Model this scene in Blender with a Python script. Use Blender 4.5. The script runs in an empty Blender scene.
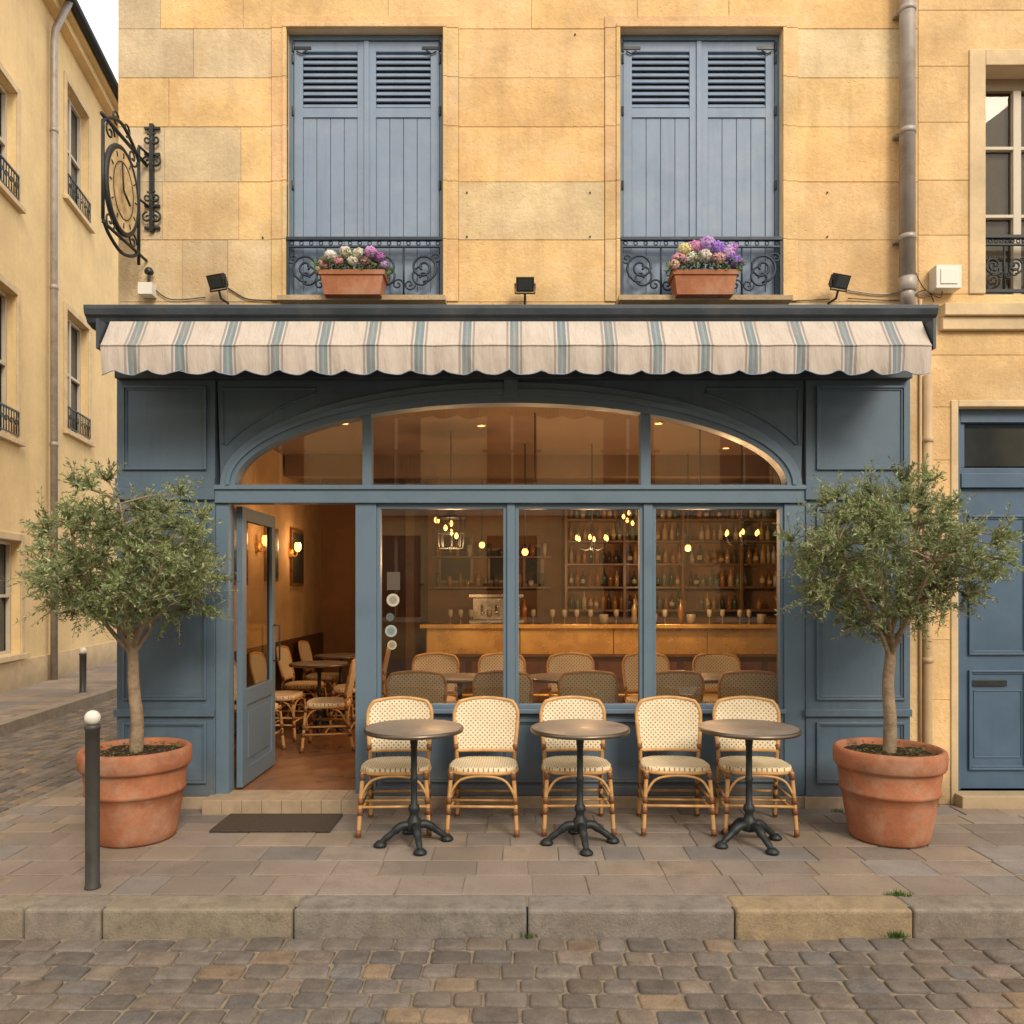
import bpy, math, random
import numpy as np
from mathutils import Vector, Matrix
random.seed(7); rng=np.random.default_rng(7)
sc=bpy.context.scene
F=785.0; H=1.6
def X(px,D): return (px-512)*D/F
def Z(py,D): return H-(py-590)*D/F

# ------------------------------------------------------------------ materials
def nn(nt,t,**k):
    n=nt.nodes.new(t)
    for a,b in k.items(): setattr(n,a,b)
    return n
def mth(nt,op,a,b=None,c=None):
    n=nt.nodes.new('ShaderNodeMath'); n.operation=op
    for i,v in enumerate((a,b,c)):
        if v is None: continue
        if isinstance(v,(int,float)): n.inputs[i].default_value=v
        else: nt.links.new(v,n.inputs[i])
    return n.outputs[0]
def mixc(nt,fac,a,b,mode='MIX'):
    n=nt.nodes.new('ShaderNodeMix'); n.data_type='RGBA'; n.blend_type=mode
    for s,v in ((n.inputs[0],fac),(n.inputs[6],a),(n.inputs[7],b)):
        if isinstance(v,(int,float)): s.default_value=v
        elif isinstance(v,tuple): s.default_value=(*v[:3],1)
        else: nt.links.new(v,s)
    return n.outputs[2]
def noise(nt,vec,scale,detail=3,rough=.6):
    n=nt.nodes.new('ShaderNodeTexNoise'); n.inputs['Scale'].default_value=scale
    n.inputs['Detail'].default_value=detail; n.inputs['Roughness'].default_value=rough
    nt.links.new(vec,n.inputs['Vector']); return n.outputs['Fac']
def mrange(nt,v,a,b,c,d):
    n=nt.nodes.new('ShaderNodeMapRange'); nt.links.new(v,n.inputs[0])
    for i,q in enumerate((a,b,c,d)): n.inputs[i+1].default_value=q
    return n.outputs[0]
def scaled(nt,vec,s):
    n=nt.nodes.new('ShaderNodeMapping'); n.inputs['Scale'].default_value=s
    nt.links.new(vec,n.inputs[0]); return n.outputs[0]
def pmat(name,col=(.5,.5,.5),rough=.6,metal=0,var=.12,nscale=3,bump=.15,bscale=60,bdist=.004,attr=False,stain=None,
         stain_amt=.5,stain_scale=1.2,streak=0,emis=None,spec=.5,pits=0,light=None,light_amt=.4,light_scale=2.6,fine=0,foot=0):
    m=bpy.data.materials.new(name); m.use_nodes=True; nt=m.node_tree
    b=nt.nodes['Principled BSDF']
    tc=nn(nt,'ShaderNodeTexCoord'); vec=tc.outputs['Object']
    if attr:
        a=nn(nt,'ShaderNodeAttribute',attribute_name='col'); base=a.outputs['Color']
        if col!=(1,1,1): base=mixc(nt,1.0,base,col,'MULTIPLY')
    else:
        r=nn(nt,'ShaderNodeRGB'); r.outputs[0].default_value=(*col,1); base=r.outputs[0]
    if emis:
        b.inputs['Base Color'].default_value=(*col,1)
        b.inputs['Emission Color'].default_value=(*emis[0],1); b.inputs['Emission Strength'].default_value=emis[1]; return m
    f=noise(nt,vec,nscale,4,.65)
    k=mrange(nt,f,.3,.7,1-var,1+var)
    if fine:
        k=mth(nt,'MULTIPLY',k,mrange(nt,noise(nt,vec,nscale*14,2,.7),.25,.75,1-fine,1+fine))
    cm=nn(nt,'ShaderNodeCombineColor')
    for i in range(3): nt.links.new(k,cm.inputs[i])
    base=mixc(nt,1.0,base,cm.outputs[0],'MULTIPLY')
    if light:
        s=noise(nt,scaled(nt,vec,(1.0,1.0,1.3)),light_scale,5,.7); s=mrange(nt,s,.5,.68,0,light_amt)
        base=mixc(nt,s,base,light)
    if stain:
        s=noise(nt,vec,stain_scale,5,.7); s=mrange(nt,s,.48,.72,0,stain_amt)
        base=mixc(nt,s,base,stain)
    if streak:
        s=noise(nt,scaled(nt,vec,(7,7,.5)),1.0,4,.7); s=mrange(nt,s,.5,.75,0,streak)
        base=mixc(nt,s,base,tuple(c*.45 for c in (stain or col)))
    if foot:   # street dirt and splashes close to the ground
        sp=nn(nt,'ShaderNodeSeparateXYZ'); nt.links.new(vec,sp.inputs[0])
        hgt=mth(nt,'ADD',sp.outputs[2],mth(nt,'MULTIPLY',mth(nt,'SUBTRACT',noise(nt,vec,6,3),.5),.35))
        base=mixc(nt,mrange(nt,hgt,.02,.42,foot,0),base,(.16,.13,.10))
    nt.links.new(base,b.inputs['Base Color'])
    b.inputs['Metallic'].default_value=metal
    b.inputs['Specular IOR Level'].default_value=spec
    rr=mrange(nt,f,.3,.7,max(0.02,rough-.1),min(1,rough+.1)); nt.links.new(rr,b.inputs['Roughness'])
    if bump:
        h=noise(nt,vec,bscale,3,.7)
        if pits:
            v=nn(nt,'ShaderNodeTexVoronoi'); v.inputs['Scale'].default_value=pits; nt.links.new(vec,v.inputs['Vector'])
            p=mrange(nt,v.outputs['Distance'],.0,.25,-.8,0); g=mrange(nt,f,.45,.6,0,1)
            h=mth(nt,'ADD',h,mth(nt,'MULTIPLY',p,g))
        bp=nn(nt,'ShaderNodeBump'); bp.inputs['Strength'].default_value=bump; bp.inputs['Distance'].default_value=bdist
        nt.links.new(h,bp.inputs['Height']); nt.links.new(bp.outputs[0],b.inputs['Normal'])
    return m
def glassmat(name,tint=(.9,.92,.9),ior=1.5,boost=1.0,rough=0.0):
    m=bpy.data.materials.new(name); m.use_nodes=True; nt=m.node_tree
    nt.nodes.remove(nt.nodes['Principled BSDF']); out=nt.nodes['Material Output']
    t=nn(nt,'ShaderNodeBsdfTransparent'); t.inputs[0].default_value=(*tint,1)
    g=nn(nt,'ShaderNodeBsdfGlossy'); g.inputs['Roughness'].default_value=rough
    fr=nn(nt,'ShaderNodeFresnel'); fr.inputs[0].default_value=ior
    k=mth(nt,'MINIMUM',mth(nt,'MULTIPLY',fr.outputs[0],boost),1.0)
    mx=nn(nt,'ShaderNodeMixShader'); nt.links.new(k,mx.inputs[0]); nt.links.new(t.outputs[0],mx.inputs[1]); nt.links.new(g.outputs[0],mx.inputs[2])
    nt.links.new(mx.outputs[0],out.inputs[0]); return m
def weavemat(name,ax,ca=(.80,.71,.52),cb=(.68,.56,.37)):
    m=bpy.data.materials.new(name); m.use_nodes=True; nt=m.node_tree; b=nt.nodes['Principled BSDF']
    tc=nn(nt,'ShaderNodeTexCoord'); sp=nn(nt,'ShaderNodeSeparateXYZ'); nt.links.new(tc.outputs['Object'],sp.inputs[0])
    k=2*math.pi/.034
    u=mth(nt,'SINE',mth(nt,'MULTIPLY',sp.outputs[0],k)); v=mth(nt,'SINE',mth(nt,'MULTIPLY',sp.outputs[ax],k))
    p=mth(nt,'MULTIPLY',u,v); hole=mrange(nt,p,.45,.7,0,.9)
    k2=k*3; w=mth(nt,'MULTIPLY',mth(nt,'SINE',mth(nt,'MULTIPLY',sp.outputs[0],k2)),mth(nt,'SINE',mth(nt,'MULTIPLY',sp.outputs[ax],k2)))
    base=mixc(nt,mrange(nt,noise(nt,tc.outputs['Object'],9,2),.3,.7,0,.6),ca,cb)
    base=mixc(nt,mrange(nt,w,-.4,-.9,0,.35),base,(.45,.33,.18))
    base=mixc(nt,hole,base,(.20,.11,.05)); nt.links.new(base,b.inputs['Base Color'])
    h=mth(nt,'SUBTRACT',mth(nt,'MULTIPLY',w,.4),hole)
    bp=nn(nt,'ShaderNodeBump'); bp.inputs['Strength'].default_value=.6; bp.inputs['Distance'].default_value=.003
    nt.links.new(h,bp.inputs['Height']); nt.links.new(bp.outputs[0],b.inputs['Normal']); b.inputs['Roughness'].default_value=.55
    return m
def awningmat():
    m=bpy.data.materials.new('awning_fabric'); m.use_nodes=True; nt=m.node_tree; b=nt.nodes['Principled BSDF']
    tc=nn(nt,'ShaderNodeTexCoord'); sp=nn(nt,'ShaderNodeSeparateXYZ'); nt.links.new(tc.outputs['Object'],sp.inputs[0])
    t=mth(nt,'FRACT',mth(nt,'ADD',mth(nt,'DIVIDE',mth(nt,'ADD',sp.outputs[0],2.19),.315),10.5))
    d=mth(nt,'ABSOLUTE',mth(nt,'SUBTRACT',t,.5))
    blue=mrange(nt,d,.085,.095,1,0)
    thin=mth(nt,'MULTIPLY',mrange(nt,d,.12,.125,0,1),mrange(nt,d,.165,.17,1,0))
    c=mixc(nt,thin,(.53,.475,.43),(.29,.27,.265)); c=mixc(nt,blue,c,(.18,.235,.27))
    c=mixc(nt,mrange(nt,d,.02,.028,.35,0),c,(.40,.40,.38))
    st=mrange(nt,noise(nt,scaled(nt,tc.outputs['Object'],(3,3,1)),2.0,5,.7),.42,.75,0,.45)
    c=mixc(nt,st,c,(.34,.285,.24)); nt.links.new(c,b.inputs['Base Color']); b.inputs['Roughness'].default_value=.9; b.inputs['Specular IOR Level'].default_value=.1
    bp=nn(nt,'ShaderNodeBump'); bp.inputs['Strength'].default_value=.8; bp.inputs['Distance'].default_value=.03
    nt.links.new(noise(nt,scaled(nt,tc.outputs['Object'],(8,5,2)),1.5,3),bp.inputs['Height']); nt.links.new(bp.outputs[0],b.inputs['Normal'])
    return m
def leafmat(name,rough=.5,tr=.25):
    m=bpy.data.materials.new(name); m.use_nodes=True; nt=m.node_tree; b=nt.nodes['Principled BSDF']; out=nt.nodes['Material Output']
    a=nn(nt,'ShaderNodeAttribute',attribute_name='col'); nt.links.new(a.outputs['Color'],b.inputs['Base Color']); b.inputs['Roughness'].default_value=rough
    t=nn(nt,'ShaderNodeBsdfTranslucent'); nt.links.new(a.outputs['Color'],t.inputs[0])
    mx=nn(nt,'ShaderNodeMixShader'); mx.inputs[0].default_value=tr
    nt.links.new(b.outputs[0],mx.inputs[1]); nt.links.new(t.outputs[0],mx.inputs[2]); nt.links.new(mx.outputs[0],out.inputs[0]); return m

M={}
M['stone']=pmat('limestone_blocks',(1,1,1),.85,attr=True,var=.17,nscale=2.0,bump=.6,bscale=34,bdist=.010,stain=(.42,.27,.13),stain_amt=.6,stain_scale=1.1,streak=.20,spec=.15,pits=34,light=(.74,.60,.40),light_amt=.45,light_scale=1.7,fine=.08,foot=.6)
M['mortar']=pmat('mortar',(.66,.54,.38),.95,bump=.4,spec=.1)
M['stucco']=pmat('yellow_render',(.73,.55,.30),.9,var=.12,nscale=.9,bump=.3,bscale=50,stain=(.52,.38,.21),stain_amt=.4,stain_scale=.6,streak=.12,spec=.15,fine=.05,foot=.6)
M['trimstone']=pmat('pale_trim_stone',(.62,.48,.30),.85,var=.15,nscale=4,bump=.4,bscale=50,stain=(.3,.24,.17),stain_amt=.35,stain_scale=3,spec=.2,foot=.5)
M['blue']=pmat('blue_painted_wood',(.088,.142,.205),.5,var=.10,nscale=2.5,bump=.15,bscale=45,bdist=.003,stain=(.068,.11,.155),stain_amt=.5,stain_scale=2.3,streak=.22,light=(.13,.18,.235),light_amt=.35,foot=.45)
M['bluelt']=pmat('pale_blue_shutter_paint',(.205,.280,.40),.6,var=.12,nscale=3,bump=.25,bscale=50,bdist=.003,stain=(.15,.205,.29),stain_amt=.5,stain_scale=3,streak=.25,light=(.28,.33,.41),light_amt=.4)
M['frame']=pmat('blue_frame_paint',(.115,.18,.25),.48,var=.1,nscale=3,bump=.1,bscale=50,stain=(.085,.13,.18),stain_amt=.4,stain_scale=3)
M['slate']=pmat('dark_slate_blue_metal',(.035,.050,.068),.5,var=.2,nscale=3,bump=.1,stain=(.10,.10,.10),stain_amt=.5,stain_scale=4)
M['iron']=pmat('wrought_iron',(.022,.028,.032),.5,metal=.3,var=.3,nscale=20,bump=.3,bscale=120,bdist=.002)
M['ironblue']=pmat('blue_black_ironwork',(.02,.034,.055),.5,metal=.2,var=.3,nscale=20,bump=.3,bscale=100,bdist=.002)
M['black']=pmat('black_metal',(.015,.016,.018),.4,var=.1)
M['bollardgrey']=pmat('bollard_paint',(.045,.045,.043),.5,var=.25,nscale=8,bump=.1)
M['terra']=pmat('terracotta',(.37,.150,.080),.85,var=.22,nscale=5,bump=.4,bscale=60,stain=(.46,.32,.24),stain_amt=.6,stain_scale=4,spec=.15,light=(.22,.10,.06),light_amt=.5,light_scale=3,fine=.08)
M['soil']=pmat('soil',(.06,.04,.028),.95,var=.4,nscale=25,bump=1,bscale=50,bdist=.02,spec=.1)
M['cobble']=pmat('granite_setts',(1,1,1),.72,attr=True,var=.25,nscale=12,bump=.8,bscale=60,bdist=.007,stain=(.23,.19,.15),stain_amt=.45,stain_scale=2.0,spec=.3,fine=.22)
M['slab']=pmat('paving_slabs',(1,1,1),.78,attr=True,var=.18,nscale=6,bump=.4,bscale=80,bdist=.004,stain=(.15,.125,.105),stain_amt=.6,stain_scale=1.5,spec=.25,fine=.14)
M['kerb']=pmat('granite_kerb',(1,1,1),.8,attr=True,var=.28,nscale=12,bump=.7,bscale=60,bdist=.007,stain=(.15,.12,.09),stain_amt=.5,stain_scale=3,spec=.25,fine=.22)
M['joint']=pmat('sand_joints',(.26,.215,.165),.95,var=.3,nscale=10,bump=.8,bscale=90,bdist=.006,spec=.1)
M['sett_sheet']=pmat('distant_setts',(.17,.15,.14),.9,var=.3,nscale=6,bump=.6,bscale=12,bdist=.01)
M['rattan']=pmat('rattan_cane',(.55,.31,.12),.45,var=.2,nscale=14,bump=.2,bscale=90,bdist=.002)
M['binding']=pmat('brown_cane_binding',(.20,.085,.035),.5,var=.2,nscale=20,bump=.3,bscale=160,bdist=.002)
M['weave_seat']=weavemat('woven_cane_seat',1,(.88,.76,.53),(.76,.60,.38)); M['weave_back']=weavemat('woven_cane_back',2)
M['tabletop']=pmat('worn_wood_tabletop',(.20,.165,.14),.42,var=.25,nscale=9,bump=.1,bscale=40,fine=.1)
M['zinc']=pmat('zinc_rim',(.16,.13,.10),.35,metal=.8,var=.1)
M['pipe']=pmat('galvanised_pipe',(.36,.33,.31),.5,metal=.3,var=.15,nscale=5,stain=(.2,.13,.08),stain_amt=.5,stain_scale=6)
M['pipebeige']=pmat('painted_pipe',(.50,.36,.21),.6,var=.12,nscale=6)
M['white']=pmat('white_plastic',(.70,.68,.62),.5,var=.05)
M['bark']=pmat('olive_bark',(.27,.205,.14),.9,var=.3,nscale=18,bump=.9,bscale=45,bdist=.01,spec=.1)
M['leaf']=leafmat('olive_leaves',.5,.3); M['petal']=leafmat('petals',.6,.35)
M['glass']=glassmat('shop_window_glass',(.88,.87,.84),1.5,3.2)
M['glass2']=glassmat('old_window_glass',(.75,.75,.72),1.5,1.0)
M['farglass']=pmat('dark_window_glass',(.035,.04,.04),.06,var=.3,nscale=1.5,bump=.05,bscale=2)
M['clock']=pmat('aged_enamel',(.62,.47,.26),.5,var=.25,nscale=9,stain=(.22,.12,.05),stain_amt=.9,stain_scale=6)
M['bluedoor']=pmat('deep_blue_door_paint',(.062,.115,.19),.45,var=.1,nscale=3,bump=.12,bscale=50,streak=.2)
M['mat']=pmat('coir_mat',(.075,.055,.04),.95,var=.4,nscale=60,bump=1,bscale=200,bdist=.01)
M['tile']=pmat('stone_step',(.40,.31,.22),.6,var=.15,nscale=6,bump=.2,stain=(.25,.17,.1),stain_amt=.5,stain_scale=5)
M['inwall']=pmat('ochre_interior_wall',(.42,.27,.13),.8,var=.2,nscale=2)
M['indark']=pmat('dark_wood_panelling',(.085,.045,.023),.45,var=.3,nscale=5)
M['inback']=pmat('brown_back_wall',(.20,.10,.045),.8,var=.25,nscale=1.5)
M['inceil']=pmat('interior_ceiling',(.17,.105,.06),.8,var=.15)
M['infloor']=pmat('terracotta_floor_tiles',(.22,.11,.06),.35,var=.25,nscale=4)
M['brass']=pmat('brass_bar_front',(.95,.60,.20),.28,metal=.6,var=.2,nscale=3)
M['barwood']=pmat('bar_wood',(.16,.075,.03),.35,var=.3,nscale=5)
M['bottle']=pmat('bottle_glass',(1,1,1),.15,attr=True,var=.1,bump=0)
M['bulb']=pmat('lamp_glow',(1,.6,.3),emis=((1,.40,.10),5))
M['spot']=pmat('ceiling_spot_glow',(1,.6,.3),emis=((1,.5,.2),3))
M['chrome']=pmat('steel',(.5,.47,.42),.25,metal=1,var=.05,bump=0)
M['slatebd']=pmat('blackboard',(.02,.022,.02),.6,var=.4,nscale=12)
M['awn']=awningmat()
M['winframe']=pmat('pale_window_frame',(.55,.49,.40),.6,var=.1)
M['brownframe']=pmat('brown_window_frame',(.30,.23,.16),.6,var=.1)
M['curtain']=pmat('curtain',(.30,.25,.18),.9,var=.15,nscale=8)
M['attr']=pmat('mixed_paint',(1,1,1),.5,attr=True,var=.05)

# ------------------------------------------------------------------ mesh builder
class MB:
    def __init__(s): s.v=[];s.f=[];s.m=[];s.s=[];s.c=[]
    def add(s,vs,fs,mat=0,smooth=False,col=(1,1,1)):
        o=len(s.v); s.v+= [tuple(p) for p in vs]; s.c+=[col]*len(vs)
        for f in fs: s.f.append(tuple(i+o for i in f)); s.m.append(mat); s.s.append(smooth)
    def box(s,x0,x1,y0,y1,z0,z1,mat=0,col=(1,1,1),mx=None):
        vs=[(x,y,z) for z in (z0,z1) for y in (y0,y1) for x in (x0,x1)]
        if mx is not None: vs=[mx@Vector(p) for p in vs]
        s.add(vs,[(0,2,3,1),(4,5,7,6),(0,1,5,4),(2,6,7,3),(0,4,6,2),(1,3,7,5)],mat,False,col)
    def tube(s,pts,r,seg=8,mat=0,closed=False,col=(1,1,1)):
        pts=[Vector(p) for p in pts]; n=len(pts); rs=r if isinstance(r,(list,tuple)) else [r]*n
        vs=[];up=None
        for i,p in enumerate(pts):
            a=pts[(i-1)%n] if (closed or i>0) else p; b=pts[(i+1)%n] if (closed or i<n-1) else p
            t=(b-a)
            if t.length<1e-9: t=Vector((0,0,1))
            t.normalize()
            if up is None:
                up=Vector((0,0,1)) if abs(t.z)<.9 else Vector((1,0,0))
            u=up-t*up.dot(t)
            if u.length<1e-6: u=t.orthogonal()
            u.normalize(); up=u; w=t.cross(u)
            for k in range(seg):
                an=2*math.pi*k/seg; vs.append(p+(u*math.cos(an)+w*math.sin(an))*rs[i])
        fs=[]
        for i in range(n if closed else n-1):
            j=(i+1)%n
            for k in range(seg): fs.append((i*seg+k,i*seg+(k+1)%seg,j*seg+(k+1)%seg,j*seg+k))
        if not closed:
            fs.append(tuple(range(seg))[::-1]); fs.append(tuple((n-1)*seg+k for k in range(seg)))
        s.add(vs,fs,mat,True,col)
    def lathe(s,prof,c=(0,0,0),seg=24,mat=0,col=(1,1,1),sx=1,sy=1,smooth=True):
        vs=[];fs=[];n=len(prof)
        for r,z in prof:
            for k in range(seg):
                a=2*math.pi*k/seg; vs.append((c[0]+r*math.cos(a)*sx,c[1]+r*math.sin(a)*sy,c[2]+z))
        for i in range(n-1):
            for k in range(seg): fs.append((i*seg+k,i*seg+(k+1)%seg,(i+1)*seg+(k+1)%seg,(i+1)*seg+k))
        if prof[0][0]>1e-4: fs.append(tuple(range(seg))[::-1])
        if prof[-1][0]>1e-4: fs.append(tuple((n-1)*seg+k for k in range(seg)))
        s.add(vs,fs,mat,smooth,col)
    def stone(s,poly,zt,inset=.006,drop=.006,depth=.05,mat=0,col=(1,1,1),smooth=False,dome=0,tilt=(0,0)):
        n=len(poly); cx=sum(p[0] for p in poly)/n; cy=sum(p[1] for p in poly)/n
        hx=max(abs(p[0]-cx) for p in poly); hy=max(abs(p[1]-cy) for p in poly)
        zz=lambda p,z: z+tilt[0]*(p[0]-cx)+tilt[1]*(p[1]-cy)
        def ring(ins,z):
            kx=1-ins/hx; ky=1-ins/hy
            return [(cx+(p[0]-cx)*kx,cy+(p[1]-cy)*ky,zz(p,z)) for p in poly]
        rings=[[(p[0],p[1],zt-depth) for p in poly],ring(0,zt-drop),ring(inset,zt)]
        if smooth: rings=[rings[0],ring(0,zt-drop),ring(inset*.35,zt-drop*.35),ring(inset,zt),ring(inset*2.0,zt+dome*.6)]
        vs=[p for r in rings for p in r]; fs=[]
        for r in range(len(rings)-1):
            for k in range(n): fs.append((r*n+k,r*n+(k+1)%n,(r+1)*n+(k+1)%n,(r+1)*n+k))
        L=len(rings)-1
        if dome:
            vs.append((cx,cy,zt+dome)); 
            for k in range(n): fs.append((L*n+k,L*n+(k+1)%n,(L+1)*n))
        else: fs.append(tuple(L*n+k for k in range(n)))
        s.add(vs,fs,mat,smooth,col)
    def wall(s,x0,x1,z0,z1,holes,y,depth,mat=0,col=(1,1,1)):
        xs=sorted({x0,x1,*[h[0] for h in holes],*[h[1] for h in holes]}); zs=sorted({z0,z1,*[h[2] for h in holes],*[h[3] for h in holes]})
        xs=[a for a in xs if x0<=a<=x1]; zs=[a for a in zs if z0<=a<=z1]
        for a,b in zip(xs,xs[1:]):
            for c,d in zip(zs,zs[1:]):
                mx,mz=(a+b)/2,(c+d)/2
                if any(h[0]<mx<h[1] and h[2]<mz<h[3] for h in holes): continue
                s.add([(a,y,c),(b,y,c),(b,y,d),(a,y,d)],[(0,1,2,3)],mat,False,col)
        for a,b,c,d in holes:
            yb=y+depth
            s.add([(a,y,c),(b,y,c),(b,y,d),(a,y,d),(a,yb,c),(b,yb,c),(b,yb,d),(a,yb,d)],[(0,4,5,1),(1,5,6,2),(2,6,7,3),(3,7,4,0)],mat,False,col)
    def build(s,name,mats,parent=None,bevel=0,loc=None,rot=None,seg=2):
        me=bpy.data.meshes.new(name); me.from_pydata(s.v,[],s.f)
        for k in mats: me.materials.append(M[k])
        me.polygons.foreach_set('material_index',s.m); me.polygons.foreach_set('use_smooth',s.s)
        at=me.attributes.new('col','FLOAT_COLOR','POINT')
        ca=np.ones((len(s.v),4),dtype=np.float32); ca[:,:3]=np.array(s.c,dtype=np.float32); at.data.foreach_set('color',ca.ravel())
        me.update(); return mkobj(name,me,parent,bevel,loc,rot,seg)
def mkobj(name,me,parent=None,bevel=0,loc=None,rot=None,seg=2):
    o=bpy.data.objects.new(name,me); sc.collection.objects.link(o)
    if parent: o.parent=parent
    if loc: o.location=loc
    if rot: o.rotation_euler=rot
    if bevel:
        b=o.modifiers.new('bevel','BEVEL'); b.width=bevel; b.segments=seg; b.limit_method='ANGLE'; b.angle_limit=math.radians(40); b.use_clamp_overlap=True
    return o
def empty(name,loc=(0,0,0),rot=(0,0,0),scale=1):
    e=bpy.data.objects.new(name,None); sc.collection.objects.link(e); e.location=loc; e.rotation_euler=rot; e.scale=(scale,)*3; e.empty_display_size=.2; return e
def spline(pts,n=8,closed=False):
    P=[Vector(p) for p in pts]; out=[]; m=len(P)
    for i in range(m if closed else m-1):
        if closed: a,b,c,d=P[(i-1)%m],P[i],P[(i+1)%m],P[(i+2)%m]
        else: a,b,c,d=P[max(i-1,0)],P[i],P[i+1],P[min(i+2,m-1)]
        for k in range(n):
            t=k/n; out.append(.5*((2*b)+(c-a)*t+(2*a-5*b+4*c-d)*t*t+(3*b-3*c+d-a)*t**3))
    if not closed: out.append(P[-1])
    return out
def scroll(c,r0,turns,start,direction,y,plane='XZ',n=26,rmin=.15):
    pts=[]
    for i in range(n):
        t=i/(n-1); r=r0*(1-(1-rmin)*t); a=start+direction*turns*2*math.pi*t
        u=c[0]+r*math.cos(a); w=c[1]+r*math.sin(a)
        pts.append((u,y,w) if plane=='XZ' else (y,u,w))
    return pts
def mould(mb,x0,x1,z0,z1,y,w=.02,d=.014,mat=0):
    mb.box(x0,x0+w,y-d,y,z0,z1,mat); mb.box(x1-w,x1,y-d,y,z0,z1,mat)
    mb.box(x0+w,x1-w,y-d,y,z0,z0+w,mat); mb.box(x0+w,x1-w,y-d,y,z1-w,z1,mat)
def mould2(mb,x0,x1,z0,z1,y,mat=0):
    mould(mb,x0,x1,z0,z1,y,.018,.02,mat); mould(mb,x0+.0185,x1-.0185,z0+.0185,z1-.0185,y,.014,.009,mat)

# ------------------------------------------------------------------ ground, road, pavements
g=MB(); g.add([(-300,-300,-.185),(300,-300,-.185),(300,300,-.185),(-300,300,-.185)],[(0,1,2,3)],0); g.build('ground',['sett_sheet'])
def clampc(c): return tuple(max(.02,min(.9,x)) for x in c)
def settcol():
    t=random.random(); b=random.uniform(.74,1.25)
    if t<.55: c=(.150,.130,.117)
    elif t<.78: c=(.175,.142,.118)
    elif t<.92: c=(.135,.125,.122)
    else: c=(.215,.160,.112)
    return clampc([x*b for x in c])
rd=MB()
rd.add([(-14,-3,-.149),(9,-3,-.149),(9,3.93,-.149),(-14,3.93,-.149)],[(0,1,2,3)],1)
rd.add([(-14,3.93,-.149),(-2.3,3.93,-.149),(-3.5,5.2,-.149),(-3.5,24,-.149),(-14,24,-.149)],[(0,1,2,3,4)],1)
def octo(x0,x1,y0,y1):
    c=min(x1-x0,y1-y0)*random.uniform(.06,.14); j=lambda: random.uniform(-.004,.004)
    return [(x0+c+j(),y0+j()),(x1-c+j(),y0+j()),(x1+j(),y0+c+j()),(x1+j(),y1-c+j()),(x1-c+j(),y1+j()),(x0+c+j(),y1+j()),(x0+j(),y1-c+j()),(x0+j(),y0+c+j())]
def setts(xa,xb,ya,yb,ok=lambda x,y:True,alongx=True,w0=.13,w1=.21,h0=.12,h1=.14):
    y=ya
    while y<yb:
        h=random.uniform(h0,h1); x=xa-random.random()*.15
        while x<xb:
            w=random.uniform(w0,w1)
            if alongx: r=(x,x+w,y,y+h)
            else: r=(y,y+h,x,x+w)
            cx,cy=(r[0]+r[1])/2,(r[2]+r[3])/2
            if ok(cx,cy):
                wob=.010*math.sin(cx*2.1+.7*cy)
                gp=random.uniform(.005,.009)
                rd.stone(octo(r[0]+gp,r[1]-gp,r[2]+gp+wob,r[3]-gp+wob),-.135+random.uniform(-.005,.004),.012,.008,.05,0,settcol(),True,.001,(random.uniform(-.025,.025),random.uniform(-.025,.025)))
            x+=w
        y+=h
setts(-7,4.6,1.2,3.88)
setts(-7,-2.6,3.90,5.0,lambda x,y: x<-3.85 or (x+2.45)**2+(y-5.25)**2>1.45**2 and x<-2.45)
setts(5.0,17,-6.35,-3.92,lambda x,y:True,False)
rd.build('cobblestone_road',['cobble','joint'])

# near pavement
pv=MB()
arc=[(-2.45+1.17*math.cos(a),5.15+1.17*math.sin(a)) for a in np.linspace(-math.pi/2,-math.pi,10)]
poly=[(9,3.98)]+arc+[(-3.62,22),(9,22)]
pv.add([(p[0],p[1],-.006) for p in poly],[tuple(range(len(poly)))[::-1]],1)
def slabcol():
    b=random.uniform(.84,1.14); t=random.random()
    c=(.255,.212,.183) if t<.6 else ((.285,.228,.180) if t<.82 else (.225,.202,.19))
    return clampc([x*b for x in c])
y=4.125
inside=lambda x,y:(x>-2.45 or (x+2.45)**2+(y-5.15)**2<1.13**2 or y>5.15) and x>-3.6
while y<7.8:
    h=random.choice([.20,.24,.26,.28]); x=-3.6-random.random()*.3
    while x<4.6:
        w=random.uniform(.22,.46)
        xx0=max(x,-3.6); 
        if x+w-xx0>.08 and all(inside(a,b) for a in (xx0+.02,x+w-.02) for b in (y+.02,y+h-.02)) and not(y>6.0 and x+w>-2.95):
            gp=.0035
            j=lambda: random.uniform(-.006,.006)
            pv.stone([(xx0+gp+j(),y+gp),(x+w-gp+j(),y+gp),(x+w-gp+j(),y+h-gp),(xx0+gp+j(),y+h-gp)],random.uniform(-.0015,.002),.005,.003,.03,0,slabcol(),False,0,(random.uniform(-.003,.003),random.uniform(-.003,.003)))
        x+=w
    y+=h
y=7.8
while y<17:
    for x in (-3.6,-3.28): pv.stone([(x+.005,y+.005),(x+.315,y+.005),(x+.315,y+.395),(x+.005,y+.395)],0,.005,.004,.03,0,slabcol())
    y+=.4
pv.build('pavement',['slab','joint'])
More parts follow.
